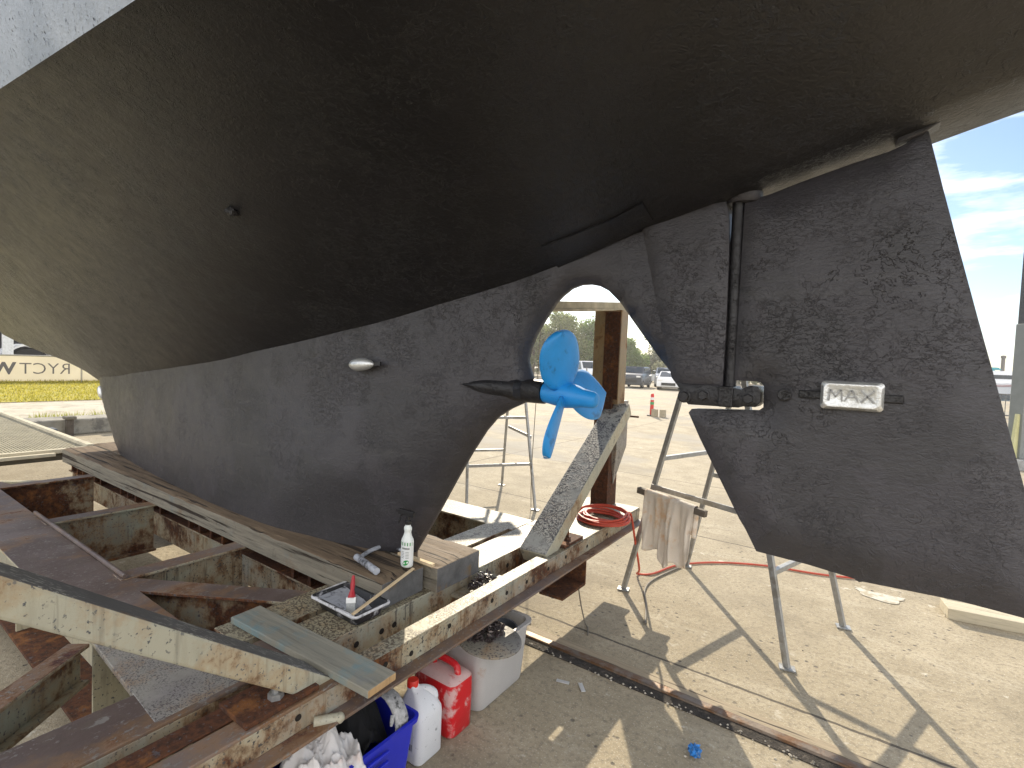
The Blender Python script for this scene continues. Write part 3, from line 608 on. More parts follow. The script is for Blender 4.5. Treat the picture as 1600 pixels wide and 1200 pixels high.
# posts and braces, mirrored
for sgn in (-1, 1):
    def Yy(y): return D+sgn*(y-D)
    def P_(x, y, z): return Vector((x, Yy(y), z))
    b = MB(); ys = sorted((Yy(3.63), Yy(3.77)))
    b.frame(Vector((-1.655, (ys[0]+ys[1])/2, ZT+.43)), Vector((1, 0, 0)), Vector((0, 1, 0)), Vector((0, 0, 1)), .07, .085, .43)
    part('lower_post', b, RUST)
    b = MB(); b.frame(Vector((-1.655, (ys[0]+ys[1])/2, 1.725)), Vector((1, 0, 0)), Vector((0, 1, 0)), Vector((0, 0, 1)), .112, .066, .36)
    up = part('upper_post', b, m_steel('weathered_post_%d' % (sgn+1), (.29, .215, .12), rust=.44, speck=.15, dirt=.9, rustcol=(.13, .055, .02), patch=(.37, .30, .18), scale=.9))
    b = MB(); yf = Yy(3.633); b.box((-1.675, min(yf-sgn*.004, yf), 1.40), (-1.550, max(yf-sgn*.004, yf), 2.07)); part('rusted_face', b, RUST, 0, up)
    b = MB(); b.beam(P_(-1.51, 2.46, ZT-.03), P_(-1.56, 3.72, 1.33), .18, .10, up=(0, -sgn*.5, .85), mi=0, top=1) if sgn > 0 else b.beam((-1.495, 1.06, .50), (-1.495, -.13, 1.416), .15, .076, up=(0, .61, .79), mi=0, top=1); part('brace', b, [CREAMW, BRACEM if sgn > 0 else DKGREY], .008)
    b = MB(); b.box((-1.60, min(Yy(3.66), Yy(3.86)), 1.02), (-1.545, max(Yy(3.66), Yy(3.86)), 1.385)); b.add([(-1.60, Yy(3.66), 1.02), (-1.545, Yy(3.66), 1.02), (-1.545, Yy(3.86), 1.02), (-1.60, Yy(3.86), 1.02), (-1.575, Yy(3.69), .72)], [(0, 1, 4), (1, 2, 4), (2, 3, 4), (3, 0, 4)]); part('post_gusset', b, SPECKG)
    b = MB(); b.beam(P_(-1.545, 3.75, 1.27), P_(-1.44, 3.82, 1.265), .02, .014); part('welded_spike', b, RUST)
    b = MB(); b.box((-1.56, min(Yy(2.62), Yy(2.86)), ZT+.001), (-1.40, max(Yy(2.62), Yy(2.86)), ZT+.018)); pl_ = part('foot_plate', b, RUST)
    b = MB(); b.lathe([(.024, 0), (.024, .018), (.012, .018), (.012, .055), (.001, .055)], (-1.45, Yy(2.74), ZT+.018), 6); part('stud_bolt', b, GALV if sgn < 0 else RUST, 0, pl_)
    b = MB(); b.box((-1.83, min(Yy(2.86), Yy(3.8)), ZT-.001), (-1.39, max(Yy(2.86), Yy(3.8)), ZT+.0012)) if sgn > 0 else b.box((-1.56, min(Yy(2.62), Yy(2.5)), ZT+.001), (-1.44, max(Yy(2.62), Yy(2.5)), ZT+.006))
    part('deck_plate', b, SPECK if sgn > 0 else DARKR, .002)
b = MB(); b.beam((-1.73, 2.40, 1.985), (-1.62, 4.05, 2.165), .09, .05); b.beam((-1.73, 2.40, 1.952), (-1.62, 4.05, 2.132), .12, .014); part('hull_arm', b, m_simple('bleached_steel', (.42, .36, .24), .7, 0, .3, 9))
b = MB(); b.box((-1.50, 2.52, .30), (-1.345, 2.80, .314)); b.box((-1.50, 2.80, .30), (-1.345, 2.812, .454)); b.box((-1.50, 2.52, .30), (-1.49, 2.80, .454)); part('hanging_bracket', b, RUST)
b = MB(); b.tube([(-1.385, .95, .475), (-1.345, 1.02, .468)], .016, 12); b.sphere((-1.345, 1.02, .468), .017, 10); part('pin', b, CREAMW, 0, smooth=True)
for y in (2.57, 2*D-2.57):                                                           # wheels on the rails
    for x in (-2.3, -4.9): b = MB(); b.lathe([(.05, -.05), (.15, -.05), (.155, -.03), (.13, -.03), (.13, .04), (.05, .04)], (x, y, .172), 24, axis='Y'); part('wheel', b, DARKR, 0, smooth=True)
# front platform of grating
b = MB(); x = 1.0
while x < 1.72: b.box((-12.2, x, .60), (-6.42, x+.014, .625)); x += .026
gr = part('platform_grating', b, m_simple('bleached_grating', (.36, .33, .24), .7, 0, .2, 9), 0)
b = MB(); b.box((-12.2, .98, .52), (-6.42, 1.72, .598)); part('grating_shade_slab', b, m_simple('grating_shade', (.10, .09, .07), .9), 0)  # dark slab below the bars, its colour standing in for the shade there
b = MB(); b.beam((-12.2, 1.745, .63), (-6.4, 1.745, .63), .05, .05); b.beam((-6.40, .3, .615), (-6.40, 1.72, .615), .06, .04); b.beam((-6.30, .3, .60), (-6.30, 1.45, .60), .05, .03)
part('platform_edge', b, m_simple('bleached_edge', (.58, .53, .40), .7, 0, .15, 9))
b = MB(); b.beam((-5.9, .75, .52), (-5.35, 1.3, .52), .05, .02); b.beam((-6.2, .72, .545), (-5.3, .95, .545), .10, .02, top=1); part('loose_bar', b, [CREAMW, PURP])

g = MB(); g.box((-14, 2.53, -.02), (6, 2.585, .014)); tag(g.build('slipway_rail', RAILM, bevel=.008), 'worn steel slipway rail set in the concrete with a dirty groove along it', 'rail')
g = MB(); g.box((-14, .99, -.02), (6, 1.07, .028)); tag(g.build('slipway_rail', RAILM, bevel=.008), 'slipway rail on the shaded side, partly under the cradle', 'rail')

# ------------------------------------------------------------------ things on and around the cradle
sp_ = thing('spray_bottle', (-1.70, 1.64, .686), 'white spray bottle with green label and black trigger standing on the keel plank', 'spray bottle')
bx, by, bz = -1.70, 1.64, .686
def ell(rx, ry, z, n=24): return [Vector((bx+rx*cos(2*pi*k/n), by+ry*sin(2*pi*k/n), bz+z)) for k in range(n)]
b = MB(); b.loft([ell(r*1.0, r*.8, z) for r, z in ((.027, 0), (.031, .004), (.032, .02), (.032, .118), (.030, .128), (.022, .143), (.0175, .158), (.018, .165), (.0205, .172), (.0205, .182), (.015, .189), (.013, .198))]); bod = b.build('bottle_body', m_simple('bottle_plastic', (.80, .84, .81), .3, 0, .02), sp_, smooth=True, angle=60)
b = MB(); r1 = [Vector((bx+.0325*cos(a), by+.0262*sin(a), 0)) for a in [radians(-150+i*12) for i in range(14)]]
b.loft([[p+Vector((0, 0, bz+z)) for p in r1] for z in (.012, .119)], cap=False, close=False); lab = b.build('label', LABELW, bod, smooth=True)
def onlab(a0, a1, z0, z1, mat, r=1.012, nm='label_print'):
    b = MB(); ps = [Vector((bx+.0325*r*cos(a), by+.0262*r*sin(a), 0)) for a in [radians(a0+(a1-a0)*i/6) for i in range(7)]]
    b.loft([[p+Vector((0, 0, bz+z)) for p in ps] for z in (z0, z1)], cap=False, close=False); return b
onlab(-146, -2, .103, .1185, GREENL).build('green_band', GREENL, bod)
t1 = onlab(-100, -30, .086, .094, INK)
for z in (.073, .066, .059, .052, .045): 
    for a in (-108, -66): q = onlab(a, a+30, z, z+.0022, INK); t1.add(q.v, q.f)
t1.build('small_print', m_simple('print_grey', (.25, .27, .26), .5), bod)
q = MB(); ps = []
for k in range(16):
    a = 2*pi*k/16; az = radians(-62+26*cos(a)*1.1); ps.append(Vector((bx+.0325*1.015*cos(az), by+.0262*1.015*sin(az), bz+.024+.012*sin(a)+.005*cos(a))))
q.add(ps+[Vector((bx+.0325*1.015*cos(radians(-62)), by+.0262*1.015*sin(radians(-62)), bz+.024))], [(k, (k+1) % 16, 16) for k in range(16)]); q.build('green_emblem', GREENL, bod)
b = MB(); b.lathe([(.0145, .196), (.0155, .198), (.0155, .214), (.009, .216), (.009, .236)], (bx, by, bz), 18)
ct = Vector((bx, by, bz)); dr = Vector((-.93, -.36, 0)); 
b.beam(ct+Vector((0, 0, .243))-dr*.030, ct+Vector((0, 0, .255))+dr*.048, .017, .024); b.beam(ct+Vector((0, 0, .256))+dr*.045, ct+Vector((0, 0, .257))+dr*.062, .011, .012)
tube_ = [ct+dr*.028+Vector((0, 0, .245)), ct+dr*.040+Vector((0, 0, .232)), ct+dr*.044+Vector((0, 0, .215)), ct+dr*.048+Vector((0, 0, .196))]; b.tube(tube_, [.007, .006, .0055, .004], 8)
b.build('trigger_head', BLACKP, sp_, bevel=.002); 

tray = thing('paint_tray', (-1.75, 1.37, ZT), 'paint tray caked with grey and black paint sitting on the cradle channel', 'paint tray')
b = MB(); tx, ty, tz = -1.75, 1.365, ZT+.002
rg = [rrect(tx, ty, .120, .062, .012, tz), rrect(tx, ty, .140, .080, .014, tz+.056), rrect(tx, ty, .149, .089, .014, tz+.058), rrect(tx, ty, .149, .089, .014, tz+.052)]
b.loft([rg[3], rg[2], rg[1]], cap=False); b.loft([rg[0], rg[1]], cap=False); 
b.build('tray_shell', TRAYB, tray, smooth=True, angle=30)
b = MB(); b.add([(tx-.132, ty-.072, tz+.045), (tx+.01, ty-.066, tz+.028), (tx+.06, ty-.064, tz+.010), (tx+.122, ty-.064, tz+.008), (tx+.122, ty+.064, tz+.008), (tx+.06, ty+.064, tz+.010), (tx+.01, ty+.066, tz+.028), (tx-.132, ty+.072, tz+.045)], [(0, 1, 6, 7), (1, 2, 5, 6), (2, 3, 4, 5)]); b.build('wet_paint', PAINTW, tray)
rim_ = rrect(tx, ty, .148, .088, .014, tz+.055, 30); rim_ = rim_+rim_[:1]
b = MB(); b.tube([p+Vector((0, 0, -.004-.006*max(0, mnoise.noise(p*60)))) for p in rim_], [.0065+.0065*max(0, mnoise.noise(p*45+Vector((3, 1, 2)))) for p in rim_], 7); b.build('paint_crust', m_simple('dried_paint', (.62, .62, .63), .5, 0, .2, 30, .6, .004, (.05, .05, .055), .16, dscale=22), tray, smooth=True)
br = thing('paint_brush', (-1.68, 1.33, ZT+.03), 'red handled paint brush standing in the paint tray', 'paint brush')
b = MB(); p0, p1 = Vector((-1.695, 1.325, ZT+.020)), Vector((-1.745, 1.375, ZT+.165)); ax = (p1-p0).normalized(); sd = ax.cross(Vector((.5, -.85, 0))).normalized()
b.frame(p0+ax*.022, sd, ax.cross(sd), ax, .020, .006, .022); b.build('bristles', BRISTLE, br, bevel=.003)
b = MB(); b.frame(p0+ax*.054, sd, ax.cross(sd), ax, .021, .0075, .012); b.build('ferrule', ALU, br, bevel=.001)
b = MB(); b.tube([p0+ax*t for t in (.064, .075, .095, .115, .14, .152)], [.017, .015, .008, .010, .0075, .005], 10); b.build('handle', BRED, br, smooth=True)
b = MB(); b.beam((-1.612, 1.27, ZT+.068), (-1.645, 1.63, .692), .014, .006); tag(b.build('stirring_stick', STICKM, bevel=.001), 'long pale wooden stirring stick leaning from the paint tray to the keel plank', 'stick')
fr2 = thing('roller_frame', (-1.85, 1.60, .686), 'paint caked roller frame lying by the keel on the plank', 'roller frame')
b = MB(); b.tube([(-1.93, 1.535, .700), (-1.82, 1.51, .700), (-1.73, 1.488, .700)], .016, 12); b.build('roller_sleeve', PAINTW, fr2, smooth=True)
b = MB(); b.tube(catmull([(-1.915, 1.54, .697), (-1.945, 1.62, .698), (-1.95, 1.70, .70), (-1.94, 1.715, .70)], 5), .010, 8); b.tube(catmull([(-1.945, 1.705, .70), (-1.89, 1.735, .70), (-1.82, 1.725, .70), (-1.76, 1.69, .698), (-1.72, 1.64, .697)], 5), .0075, 8); b.build('bent_handle', PAINTW, fr2, smooth=True)
b = MB(); b.beam((-1.83, 1.712, .692), (-1.60, 1.712, .692), .022, .014, up=(0, 0, 1)); tag(b.build('wooden_batten', STICKM, bevel=.001), 'short pale wooden batten on the keel plank behind the spray bottle', 'batten')
# blue stained board across the channels
b = MB(); b.box((-.395, -.062, 0), (.395, .062, .027), 0); o = b.build('loose_board', [BOARDM, BOARDE], bevel=.004)
for p in o.data.polygons:
    if p.normal.x > .9: p.material_index = 1
o.location = (-1.635, 1.085, ZT+.002); o.rotation_euler = (0, 0, radians(3)); tag(o, 'weathered plank stained blue lying across the steel channels in front of the tray', 'plank')

def mussels(name, c, r, n, label, zs=.02, seed=1):
    rnd = random.Random(seed); b = MB(); c = Vector(c)
    for k in range(n):
        a = rnd.uniform(0, 2*pi); q = sqrt(rnd.random()); p = c+Vector((cos(a)*q*r[0], sin(a)*q*r[1], zs*(1-q)*rnd.random()*2+.008))
        d = Vector((rnd.uniform(-1, 1), rnd.uniform(-1, 1), rnd.uniform(-.6, 1))).normalized(); t_ = d.cross(Vector((.3, .2, 1))).normalized(); n_ = d.cross(t_); L = rnd.uniform(.010, .019)
        rings = []
        for i in range(6):
            u = -1+2*i/5; w_ = max(.08, (1-u*u))**.5*(.75-.25*u); rings.append([p+d*(u*L)+(t_*cos(al)*.55+n_*sin(al)*.3)*L*w_ for al in [2*pi*j/6 for j in range(6)]])
        b.loft(rings)
    return tag(b.build(name, SHELL, smooth=True), label, 'mussels', kind='stuff')
mussels('mussel_clump', (-1.545, 2.03, ZT-.06), (.06, .10), 110, 'heap of dark mussel shells lying in the gap between the channels', .05, 3)
b = MB(); b.box((-1.618, 1.86, ZT-.075), (-1.405, 2.2, ZT-.062)); part('shelf_plate', b, CREAMR)

# storage tub, plate, jerrycans, tub of rags
tb = thing('storage_tub', (-1.55, 2.03, 0), 'cloudy white plastic storage tub with a navy label on the concrete under the channel', 'storage tub')
cx, cy = -1.565, 2.015
b = MB(); b.loft([rrect(cx, cy, .172, .185, .045, .004, 6), rrect(cx, cy, .178, .192, .05, .02, 6), rrect(cx, cy, .196, .212, .05, .300, 6), rrect(cx, cy, .212, .228, .055, .302, 6), rrect(cx, cy, .212, .228, .055, .312, 6), rrect(cx, cy, .190, .206, .05, .312, 6), rrect(cx, cy, .172, .187, .045, .03, 6)]); b.build('tub_shell', CLEAR, tb, smooth=True, angle=35)
b = MB(); b.beam((-1.3745, 1.98, .222), (-1.3745, 2.13, .222), .008, .032); b.build('navy_label', NAVY, tb); b = MB(); b.box((-1.371, 2.10, .212), (-1.3695, 2.122, .231)); b.build('label_symbol', LABELW, tb)
b = MB(); b.lathe([(.09, 0), (.09, .10), (.082, .10), (.08, .01)], (-1.47, 2.09, .19), 24); tag(b.build('plastic_cup', m_simple('cup_grey', (.13, .14, .16), .3)), 'grey round pot inside the storage tub', 'pot')
b = MB(); b.lathe([(.001, 0), (.148, 0), (.153, .004), (.153, .010), (.148, .013), (.001, .013)], (0, 0, 0), 40); o = b.build('steel_disc', DISCM, smooth=True); o.location = (-1.395, 1.90, .322); o.rotation_euler = (0, radians(4), radians(20)); tag(o, 'round crusted steel plate resting on the rim of the storage tub', 'disc')
mussels('mussel_clump', (-1.43, 1.92, .335), (.07, .12), 170, 'heap of dark mussel shells piled on the round steel plate', .035, 5)

rj = thing('jerrycan', (-1.50, 1.69, 0), 'red plastic jerrycan with dusty top between the tub and the white bottle', 'jerrycan')
cx, cy = -1.497, 1.692
b = MB(); b.loft([rrect(cx, cy, .112, .066, .03, .003), rrect(cx, cy, .122, .074, .032, .012), rrect(cx, cy, .124, .075, .032, .10), rrect(cx, cy, .124, .075, .032, .225), rrect(cx, cy, .122, .073, .032, .240)], cap=True); b.build('can_body', REDP, rj, smooth=True, angle=50)
b = MB(); b.loft([rrect(cx, cy, .122, .073, .032, .240), rrect(cx, cy, .112, .062, .03, .254), rrect(cx, cy, .085, .040, .02, .262)]); b.build('can_top', REDT, rj, smooth=True, angle=60)
b = MB(); b.tube(catmull([(cx+.085, cy, .250), (cx+.08, cy, .285), (cx+.05, cy, .298), (cx-.02, cy, .30), (cx-.05, cy, .292), (cx-.06, cy, .258)], 5), [.015]*26, 10); b.build('handle', REDP, rj, smooth=True)
b = MB(); b.lathe([(.026, 0), (.026, .03), (.022, .034), (.001, .034)], (cx-.088, cy, .255), 16); b.build('cap', REDP, rj, smooth=True)

wj = thing('plastic_bottle', (-1.47, 1.50, 0), 'white five litre plastic bottle with a red screw cap beside the blue tub', 'bottle')
cx, cy = -1.452, 1.502
b = MB(); rg = [rrect(cx, cy, .066, .066, .026, .002), rrect(cx, cy, .073, .073, .028, .012), rrect(cx, cy, .073, .073, .028, .178), rrect(cx, cy, .071, .071, .028, .197)]
for k, (h_, z) in enumerate(((.064, .216), (.052, .241), (.038, .261), (.026, .275), (.022, .281), (.020, .296))): rg.append(rrect(cx+.0-.012*k*.4, cy-.022*min(1, k/4), h_, h_, h_*.5, z))
b.loft(rg); wb = b.build('bottle_body', WHITEP, wj, smooth=True, angle=60)
b = MB(); b.tube(catmull([(cx+.035, cy+.045, .215), (cx+.03, cy+.05, .240), (cx+.01, cy+.03, .260), (cx-.01, cy, .268)], 5), .017, 10); b.build('handle', WHITEP, wj, smooth=True)
b = MB(); b.lathe([(.024, 0), (.024, .022), (.021, .026), (.001, .026)], (cx-.024, cy-.022, .288), 20); b.build('cap', REDC, wj, smooth=True, angle=40)
b = MB(); b.box((cx-.045, cy-.0745, .055), (cx+.04, cy-.0735, .175)); lb = b.build('label', m_simple('bottle_label', (.62, .64, .66), .5, 0, .03), wb)
b = MB()
for k in range(9): b.box((cx-.035+k*.008, cy-.0752, .062), (cx-.031+k*.008+.002*(k % 3 == 0), cy-.0744, .088))
for z in (.10, .106, .112): b.box((cx-.03, cy-.0752, z), (cx+.02, cy-.0744, z+.003))
b.box((cx-.012, cy-.0752, .122), (cx+.012, cy-.0744, .142)); b.add([(cx-.048, cy-.0752, .16), (cx+.042, cy-.0752, .178), (cx+.042, cy-.0752, .186), (cx-.048, cy-.0752, .186)], [(0, 1, 2, 3)]); b.build('label_print', INK, lb)

bt = thing('blue_tub', (-1.5, 1.1, 0), 'blue plastic tub full of rags under the near end of the channel', 'tub')
cx, cy = -1.52, 1.10
b = MB(); b.loft([rrect(cx, cy, .165, .21, .03, .004), rrect(cx, cy, .18, .225, .03, .015), rrect(cx, cy, .195, .245, .03, .272), rrect(cx, cy, .198, .248, .03, .280), rrect(cx, cy, .215, .262, .035, .288), rrect(cx, cy, .217, .264, .035, .305), rrect(cx, cy, .205, .252, .03, .306), rrect(cx, cy, .178, .225, .03, .03)]); b.build('tub_shell', BLUEP, bt, smooth=True, angle=35)
b = MB(); b.beam((-1.3035, 1.0, .262), (-1.3035, 1.2, .262), .012, .012); b.beam((-1.3035, 1.0, .225), (-1.3035, 1.2, .225), .012, .012); b.build('handle_rib', BLUEP, bt, bevel=.003)
def cloth_lump(name, c, r, mat, label, cat, seed, fold=.035, n=70):
    """a heaped cloth: a folded sheet with ridges and tucks"""
    b = MB(); c = Vector(c); rows = []
    for i in range(n+1):
        row = []
        for j in range(n+1):
            u, v = -1+2*i/n, -1+2*j/n; q = Vector((u*1.5+seed*3.3, v*1.5+seed*1.7, seed)); rr = min(1.4, sqrt(u*u+v*v))
            w_ = Vector((mnoise.noise(q*1.1+Vector((9, 0, 0))), mnoise.noise(q*1.1+Vector((0, 9, 0))), 0))*.6
            f = (.5-abs(mnoise.noise(q*1.3+w_)))*1.3 + (.5-abs(mnoise.noise(q*2.9+w_*2)))*.55 + .10*mnoise.noise(q*9)
            row.append(c+Vector((u*r[0]+w_.x*.05, v*r[1]+w_.y*.05, r[2]*(1-rr*rr*.95)+fold*(f-.9)*1.6)))
        rows.append(row)
    m_ = n+1; b.add([p for w2 in rows for p in w2], [(i*m_+j, i*m_+j+1, (i+1)*m_+j+1, (i+1)*m_+j) for i in range(n) for j in range(n)])
    o = b.build(name, mat, smooth=True, angle=180); sm2 = o.modifiers.new('solid', 'SOLIDIFY'); sm2.thickness = .003
    return tag(o, label, cat)
cloth_lump('black_garment', (-1.50, 1.17, .29), (.15, .12, .12), BLACKC, 'black cloth bundled in the blue tub', 'cloth', 2, .03)
cloth_lump('white_rag', (-1.39, .99, .30), (.16, .15, .13), RAG, 'crumpled white rag spilling from the near end of the blue tub', 'rag', 4, .055, 90)
cloth_lump('white_rag', (-1.33, .86, .26), (.10, .12, .10), RAG, 'grey stained rag beside the crumpled white one, lowest in the heap', 'rag', 9, .045, 80)
gl = MB(); gl.loft([[Vector((-1.40+.02*cos(a)+ox, 1.275+.030*sin(a)+oy, z)) for a in [2*pi*k/14 for k in range(14)]] for ox, oy, z in ((-.01, 0, .395), (.02, 0, .39), (.045, .005, .365), (.062, .008, .335), (.066, .01, .315))])
for k in range(4): gl.tube([(-1.336, 1.262+.014*k, .32), (-1.332, 1.262+.015*k, .298), (-1.335, 1.262+.015*k, .285-.004*(k % 2))], [.0075, .007, .005], 8)
gl.tube([(-1.345, 1.252, .345), (-1.337, 1.240, .328), (-1.335, 1.236, .318)], [.008, .0075, .005], 8)
tag(gl.build('knitted_glove', m_simple('glove_knit', (.48, .48, .48), .95, 0, .35, 60, .9, .006, (.1, .1, .1), .3, dscale=30), smooth=True, angle=70), 'white knitted work glove hanging over the rim of the blue tub', 'glove')
b = MB(); b.box((-1.80, 1.30, .12), (-1.56, 1.44, .30)); tag(b.build('black_bag', m_simple('black_bag_film', (.012, .012, .014), .3, 0, .5, 20, 1, .02, (.3, .3, .3), .12, dscale=30), bevel=.02, seg=3), 'black plastic bag pushed under the channel behind the white bottle', 'bag')

# red cord
rnd = random.Random(4); pts = []
for k in range(9*22):
    a = 2*pi*k/22; q = k/(9*22); R_ = .150+.030*sin(q*9.3)+rnd.uniform(-.004, .004); pts.append((-1.47+.012*cos(q*31)+R_*1.05*cos(a), 3.30+.012*sin(q*23)+R_*.95*sin(a), ZT+.010+.05*q*(.8+.4*sin(a+q*7))))
co = thing('extension_cord', (-1.46, 3.29, ZT), 'coiled red cord on the far end of the channel, its tail running over the concrete', 'cord')
b = MB(); b.tube(pts, .0075, 7); b.build('coil', CORD, co, smooth=True)
tail = catmull([pts[-1], (-1.33, 3.46, .60), (-1.30, 3.50, .40), (-1.33, 3.70, .12), (-1.40, 3.86, .012), (-1.305, 3.95, .010), (-1.20, 4.26, .010), (-.956, 4.545, .010), (-.591, 4.76, .010), (-.176, 4.87, .010), (.6, 5.2, .010), (2.2, 5.5, .010)], 8)
b = MB(); b.tube(tail, .008, 7); b.build('tail', CORD, co, smooth=True)
b = MB(); b.tube(catmull([(-1.17, 4.24, .009), (-1.26, 3.85, .008), (-1.25, 3.62, .008), (-1.16, 3.40, .008), (-1.07, 3.14, .008)], 8), .007, 7); tag(b.build('cord_shadow', CORDG, smooth=True), 'dark strand standing in for the shadow of the red cord, curving over the concrete towards the rail', 'cord')  # cast shadow of the hanging cord, laid as a dark strand
b = MB(); b.tube(catmull([(-1.40, 2.81, .31), (-1.40, 2.86, .16), (-1.38, 2.90, .01), (-1.34, 2.86, .007), (-1.30, 2.78, .007)], 6), .004, 6); tag(b.build('hanging_wire', CORDG, smooth=True), 'thin wire hanging from the bracket below the end of the channel', 'wire')
b = MB(); b.tube(catmull([(-3.05, 4.85, .01), (-3.05, 4.83, .5), (-3.0, 4.8, 1.6), (-2.95, 4.75, 2.8)], 6), .004, 6); tag(b.build('hanging_line', CORDG, smooth=True), 'thin dark line hanging straight down beside the trestle behind the keel', 'line')

# trestles
def trestle(loc, rotz, label, first=None):
    """two ladder frames leaning together; local x runs from one frame to the other"""
    r = thing('trestle', (0, 0, 0), label, 'trestle', 'grey steel trestles behind the boat')
    Lx, Ly, Ht = 1.17, .80, 2.15
    for sx in (-1, 1):
        fr_ = MB(); ends = []
        for sy in (-1, 1):
            f = Vector((sx*Lx/2, sy*Ly/2, .004)); t_ = Vector((sx*.07, sy*.30, Ht)); ends.append((f, t_))
            b = MB(); b.beam(f, t_, .034, .026, up=(0, 1, 0)); lg = b.build('leg', GALV, r, bevel=.003)
            b = MB(); b.beam(f-Vector((.035, .02, 0))+Vector((0, 0, .004)), f+Vector((.035, .02, .004)), .06, .008); b.build('foot', GALV, lg)
        for z in (.50, 1.02, 1.55, 2.08):
            q = z/Ht; p0 = ends[0][0].lerp(ends[0][1], q); p1 = ends[1][0].lerp(ends[1][1], q); b = MB(); b.beam(p0, p1, .03, .03); b.build('rung', GALV, r, bevel=.003)
    for sy in (-1, 1):
        q = .82/Ht; xx = Lx/2+(.07-Lx/2)*q; yy = Ly/2+(.30-Ly/2)*q; b = MB(); b.beam((-xx, sy*(yy+.032), .82), (xx, sy*(yy+.032), .80), .012, .035); b.build('brace', GALV, r, bevel=.002)
    b = MB(); b.box((-.11, -.5, Ht), (.11, .5, Ht+.045)); b.build('top_board', m_wood('trestle_board', (.35, .28, .18), (.45, .37, .25), axis=1), r, bevel=.004)
    r.location = loc; r.rotation_euler = (0, 0, rotz); return r
tr1 = trestle((-.705, 3.74, 0), radians(-17.5), 'grey steel trestle behind the rudder with a rag hung on its rail')
tr2 = dup(tr1, (-3.67, 4.81, 0), radians(-35), 'grey steel trestle seen between keel and propeller', 'grey steel trestles behind the boat')
# rag on the rail
p0, p1 = Vector((-1.20, 3.30, .82)), Vector((-.74, 3.16, .785))
b = MB(); b.beam(p0-(p1-p0)*.05, p1, .035, .04); tag(b.build('wooden_bar', m_wood('dark_bar', (.12, .10, .08), (.18, .15, .12), axis=0), bevel=.003), 'dark wooden bar tied across the trestle under the rag', 'bar')
b = MB(); U, V_ = 60, 40; ax = (p1-p0).normalized(); nn = Vector((ax.y, -ax.x, 0))
a0, a1 = p0+(p1-p0)*.10, p0+(p1-p0)*.86; rows = []
for j in range(V_+1):
    v = j/V_; row = []
    for i in range(U+1):
        u = i/U; base = a0.lerp(a1, u); lf, lb_ = .37+.06*sin(u*4.2-.6)+.03*sin(u*17), .20
        s_ = v*(lf+lb_+.05)-lb_; pl = .016*sin(u*21+2*sin(v*3))+.010*sin(u*47+v*4); 
        if s_ < 0: q = base+nn*(-.024+pl*min(1, -s_*8))+Vector((0, 0, .024+s_))
        elif s_ < .05: t_ = s_/.05; q = base+nn*(-.024+.048*t_)+Vector((0, 0, .024+.006*sin(pi*t_)))
        else:
            k_ = min(1, (s_-.05)*6); pinch = .86+.14*(1-k_)*1.0; c_ = (a0+a1)/2; base2 = c_+(base-c_)*(1-.14*k_+.10*max(0, (s_-.05)*3))
            q = base2+nn*(.028+(pl+.018*sin(u*12+1))*k_)+Vector((0, 0, .024-(s_-.05)))
        row.append(q)
    rows.append(row)
n = U+1; b.add([p for r in rows for p in r], [(j*n+i, j*n+i+1, (j+1)*n+i+1, (j+1)*n+i) for j in range(V_) for i in range(U)])
o = b.build('hanging_rag', RAG2, smooth=True, angle=180); sm_ = o.modifiers.new('solid', 'SOLIDIFY'); sm_.thickness = .003; tag(o, 'stained white rag hanging over the bar of the trestle', 'rag')

# small things on the concrete
b = MB(); b.sphere((-.509, 2.209, .022), (.026, .026, .022), 20, 0, .8, 3, 3.); tag(b.build('paper_ball', m_simple('blue_film', (.03, .22, .62), .3, 0, .5, 60, .8, .006, (.45, .55, .7), .2, dscale=40), smooth=True, angle=25), 'small crumpled blue ball lying on the concrete in front of the rail', 'litter')
for (x, y), a, lab_ in (((-1.20, 2.29), 16, 'flat grey metal strip on the concrete, the one lying level beside the tub'), ((-1.10, 2.31), -48, 'flat grey metal strip on the concrete, the one turned towards the rail')):
    b = MB(); b.box((-.034, -.011, 0), (.034, .011, .004)); o = b.build('metal_strip', ALU, bevel=.001); o.location = (x, y, .002); o.rotation_euler = (0, 0, radians(a)); tag(o, lab_, 'strip')
b = MB(); b.box((0, 0, 0), (2.4, .19, .075)); b.box((.02, .194, .0), (2.42, .25, .09)); o = b.build('timber_baulk', m_wood('pale_baulk', (.48, .42, .30), (.60, .54, .40), axis=0, crackamt=.0), bevel=.004); o.location = (.56, 4.58, 0); o.rotation_euler = (0, 0, radians(8)); tag(o, 'pale painted timber baulk lying on the concrete behind the rudder tip', 'timber')
b = MB(); rnd = random.Random(12)
for k in range(420):
    x, y = rnd.uniform(-2.2, 2.5), rnd.uniform(1.1, 6.5)
    if 2.44 < y < 2.67: continue
    s_ = rnd.uniform(.002, .007)*(1 if rnd.random() < .9 else 1.6); b.sphere((x, y, s_*.3), (s_, s_*rnd.uniform(.5, 1.2), s_*.5), 5)
for k in range(170):
    x = rnd.uniform(-2.2, 2.5); s_ = rnd.uniform(.003, .008); b.sphere((x, rnd.uniform(2.455, 2.49), .006), (s_, s_, s_*.8), 5, 0, .5, k)
tag(b.build('grit', m_simple('grit_chips', (.42, .38, .31), .9, 0, .6, 8)), 'paint chips and grit scattered over the concrete and along the rail groove', 'grit', kind='stuff')
b = MB(); ps = []
for k in range(40):
    a = 2*pi*k/40; q = 1+.5*mnoise.noise(Vector((cos(a)*1.6, sin(a)*1.6, 3))); ps.append((.18+.16*q*cos(a), 4.72+.075*q*sin(a)+.03*cos(a*2), .004))
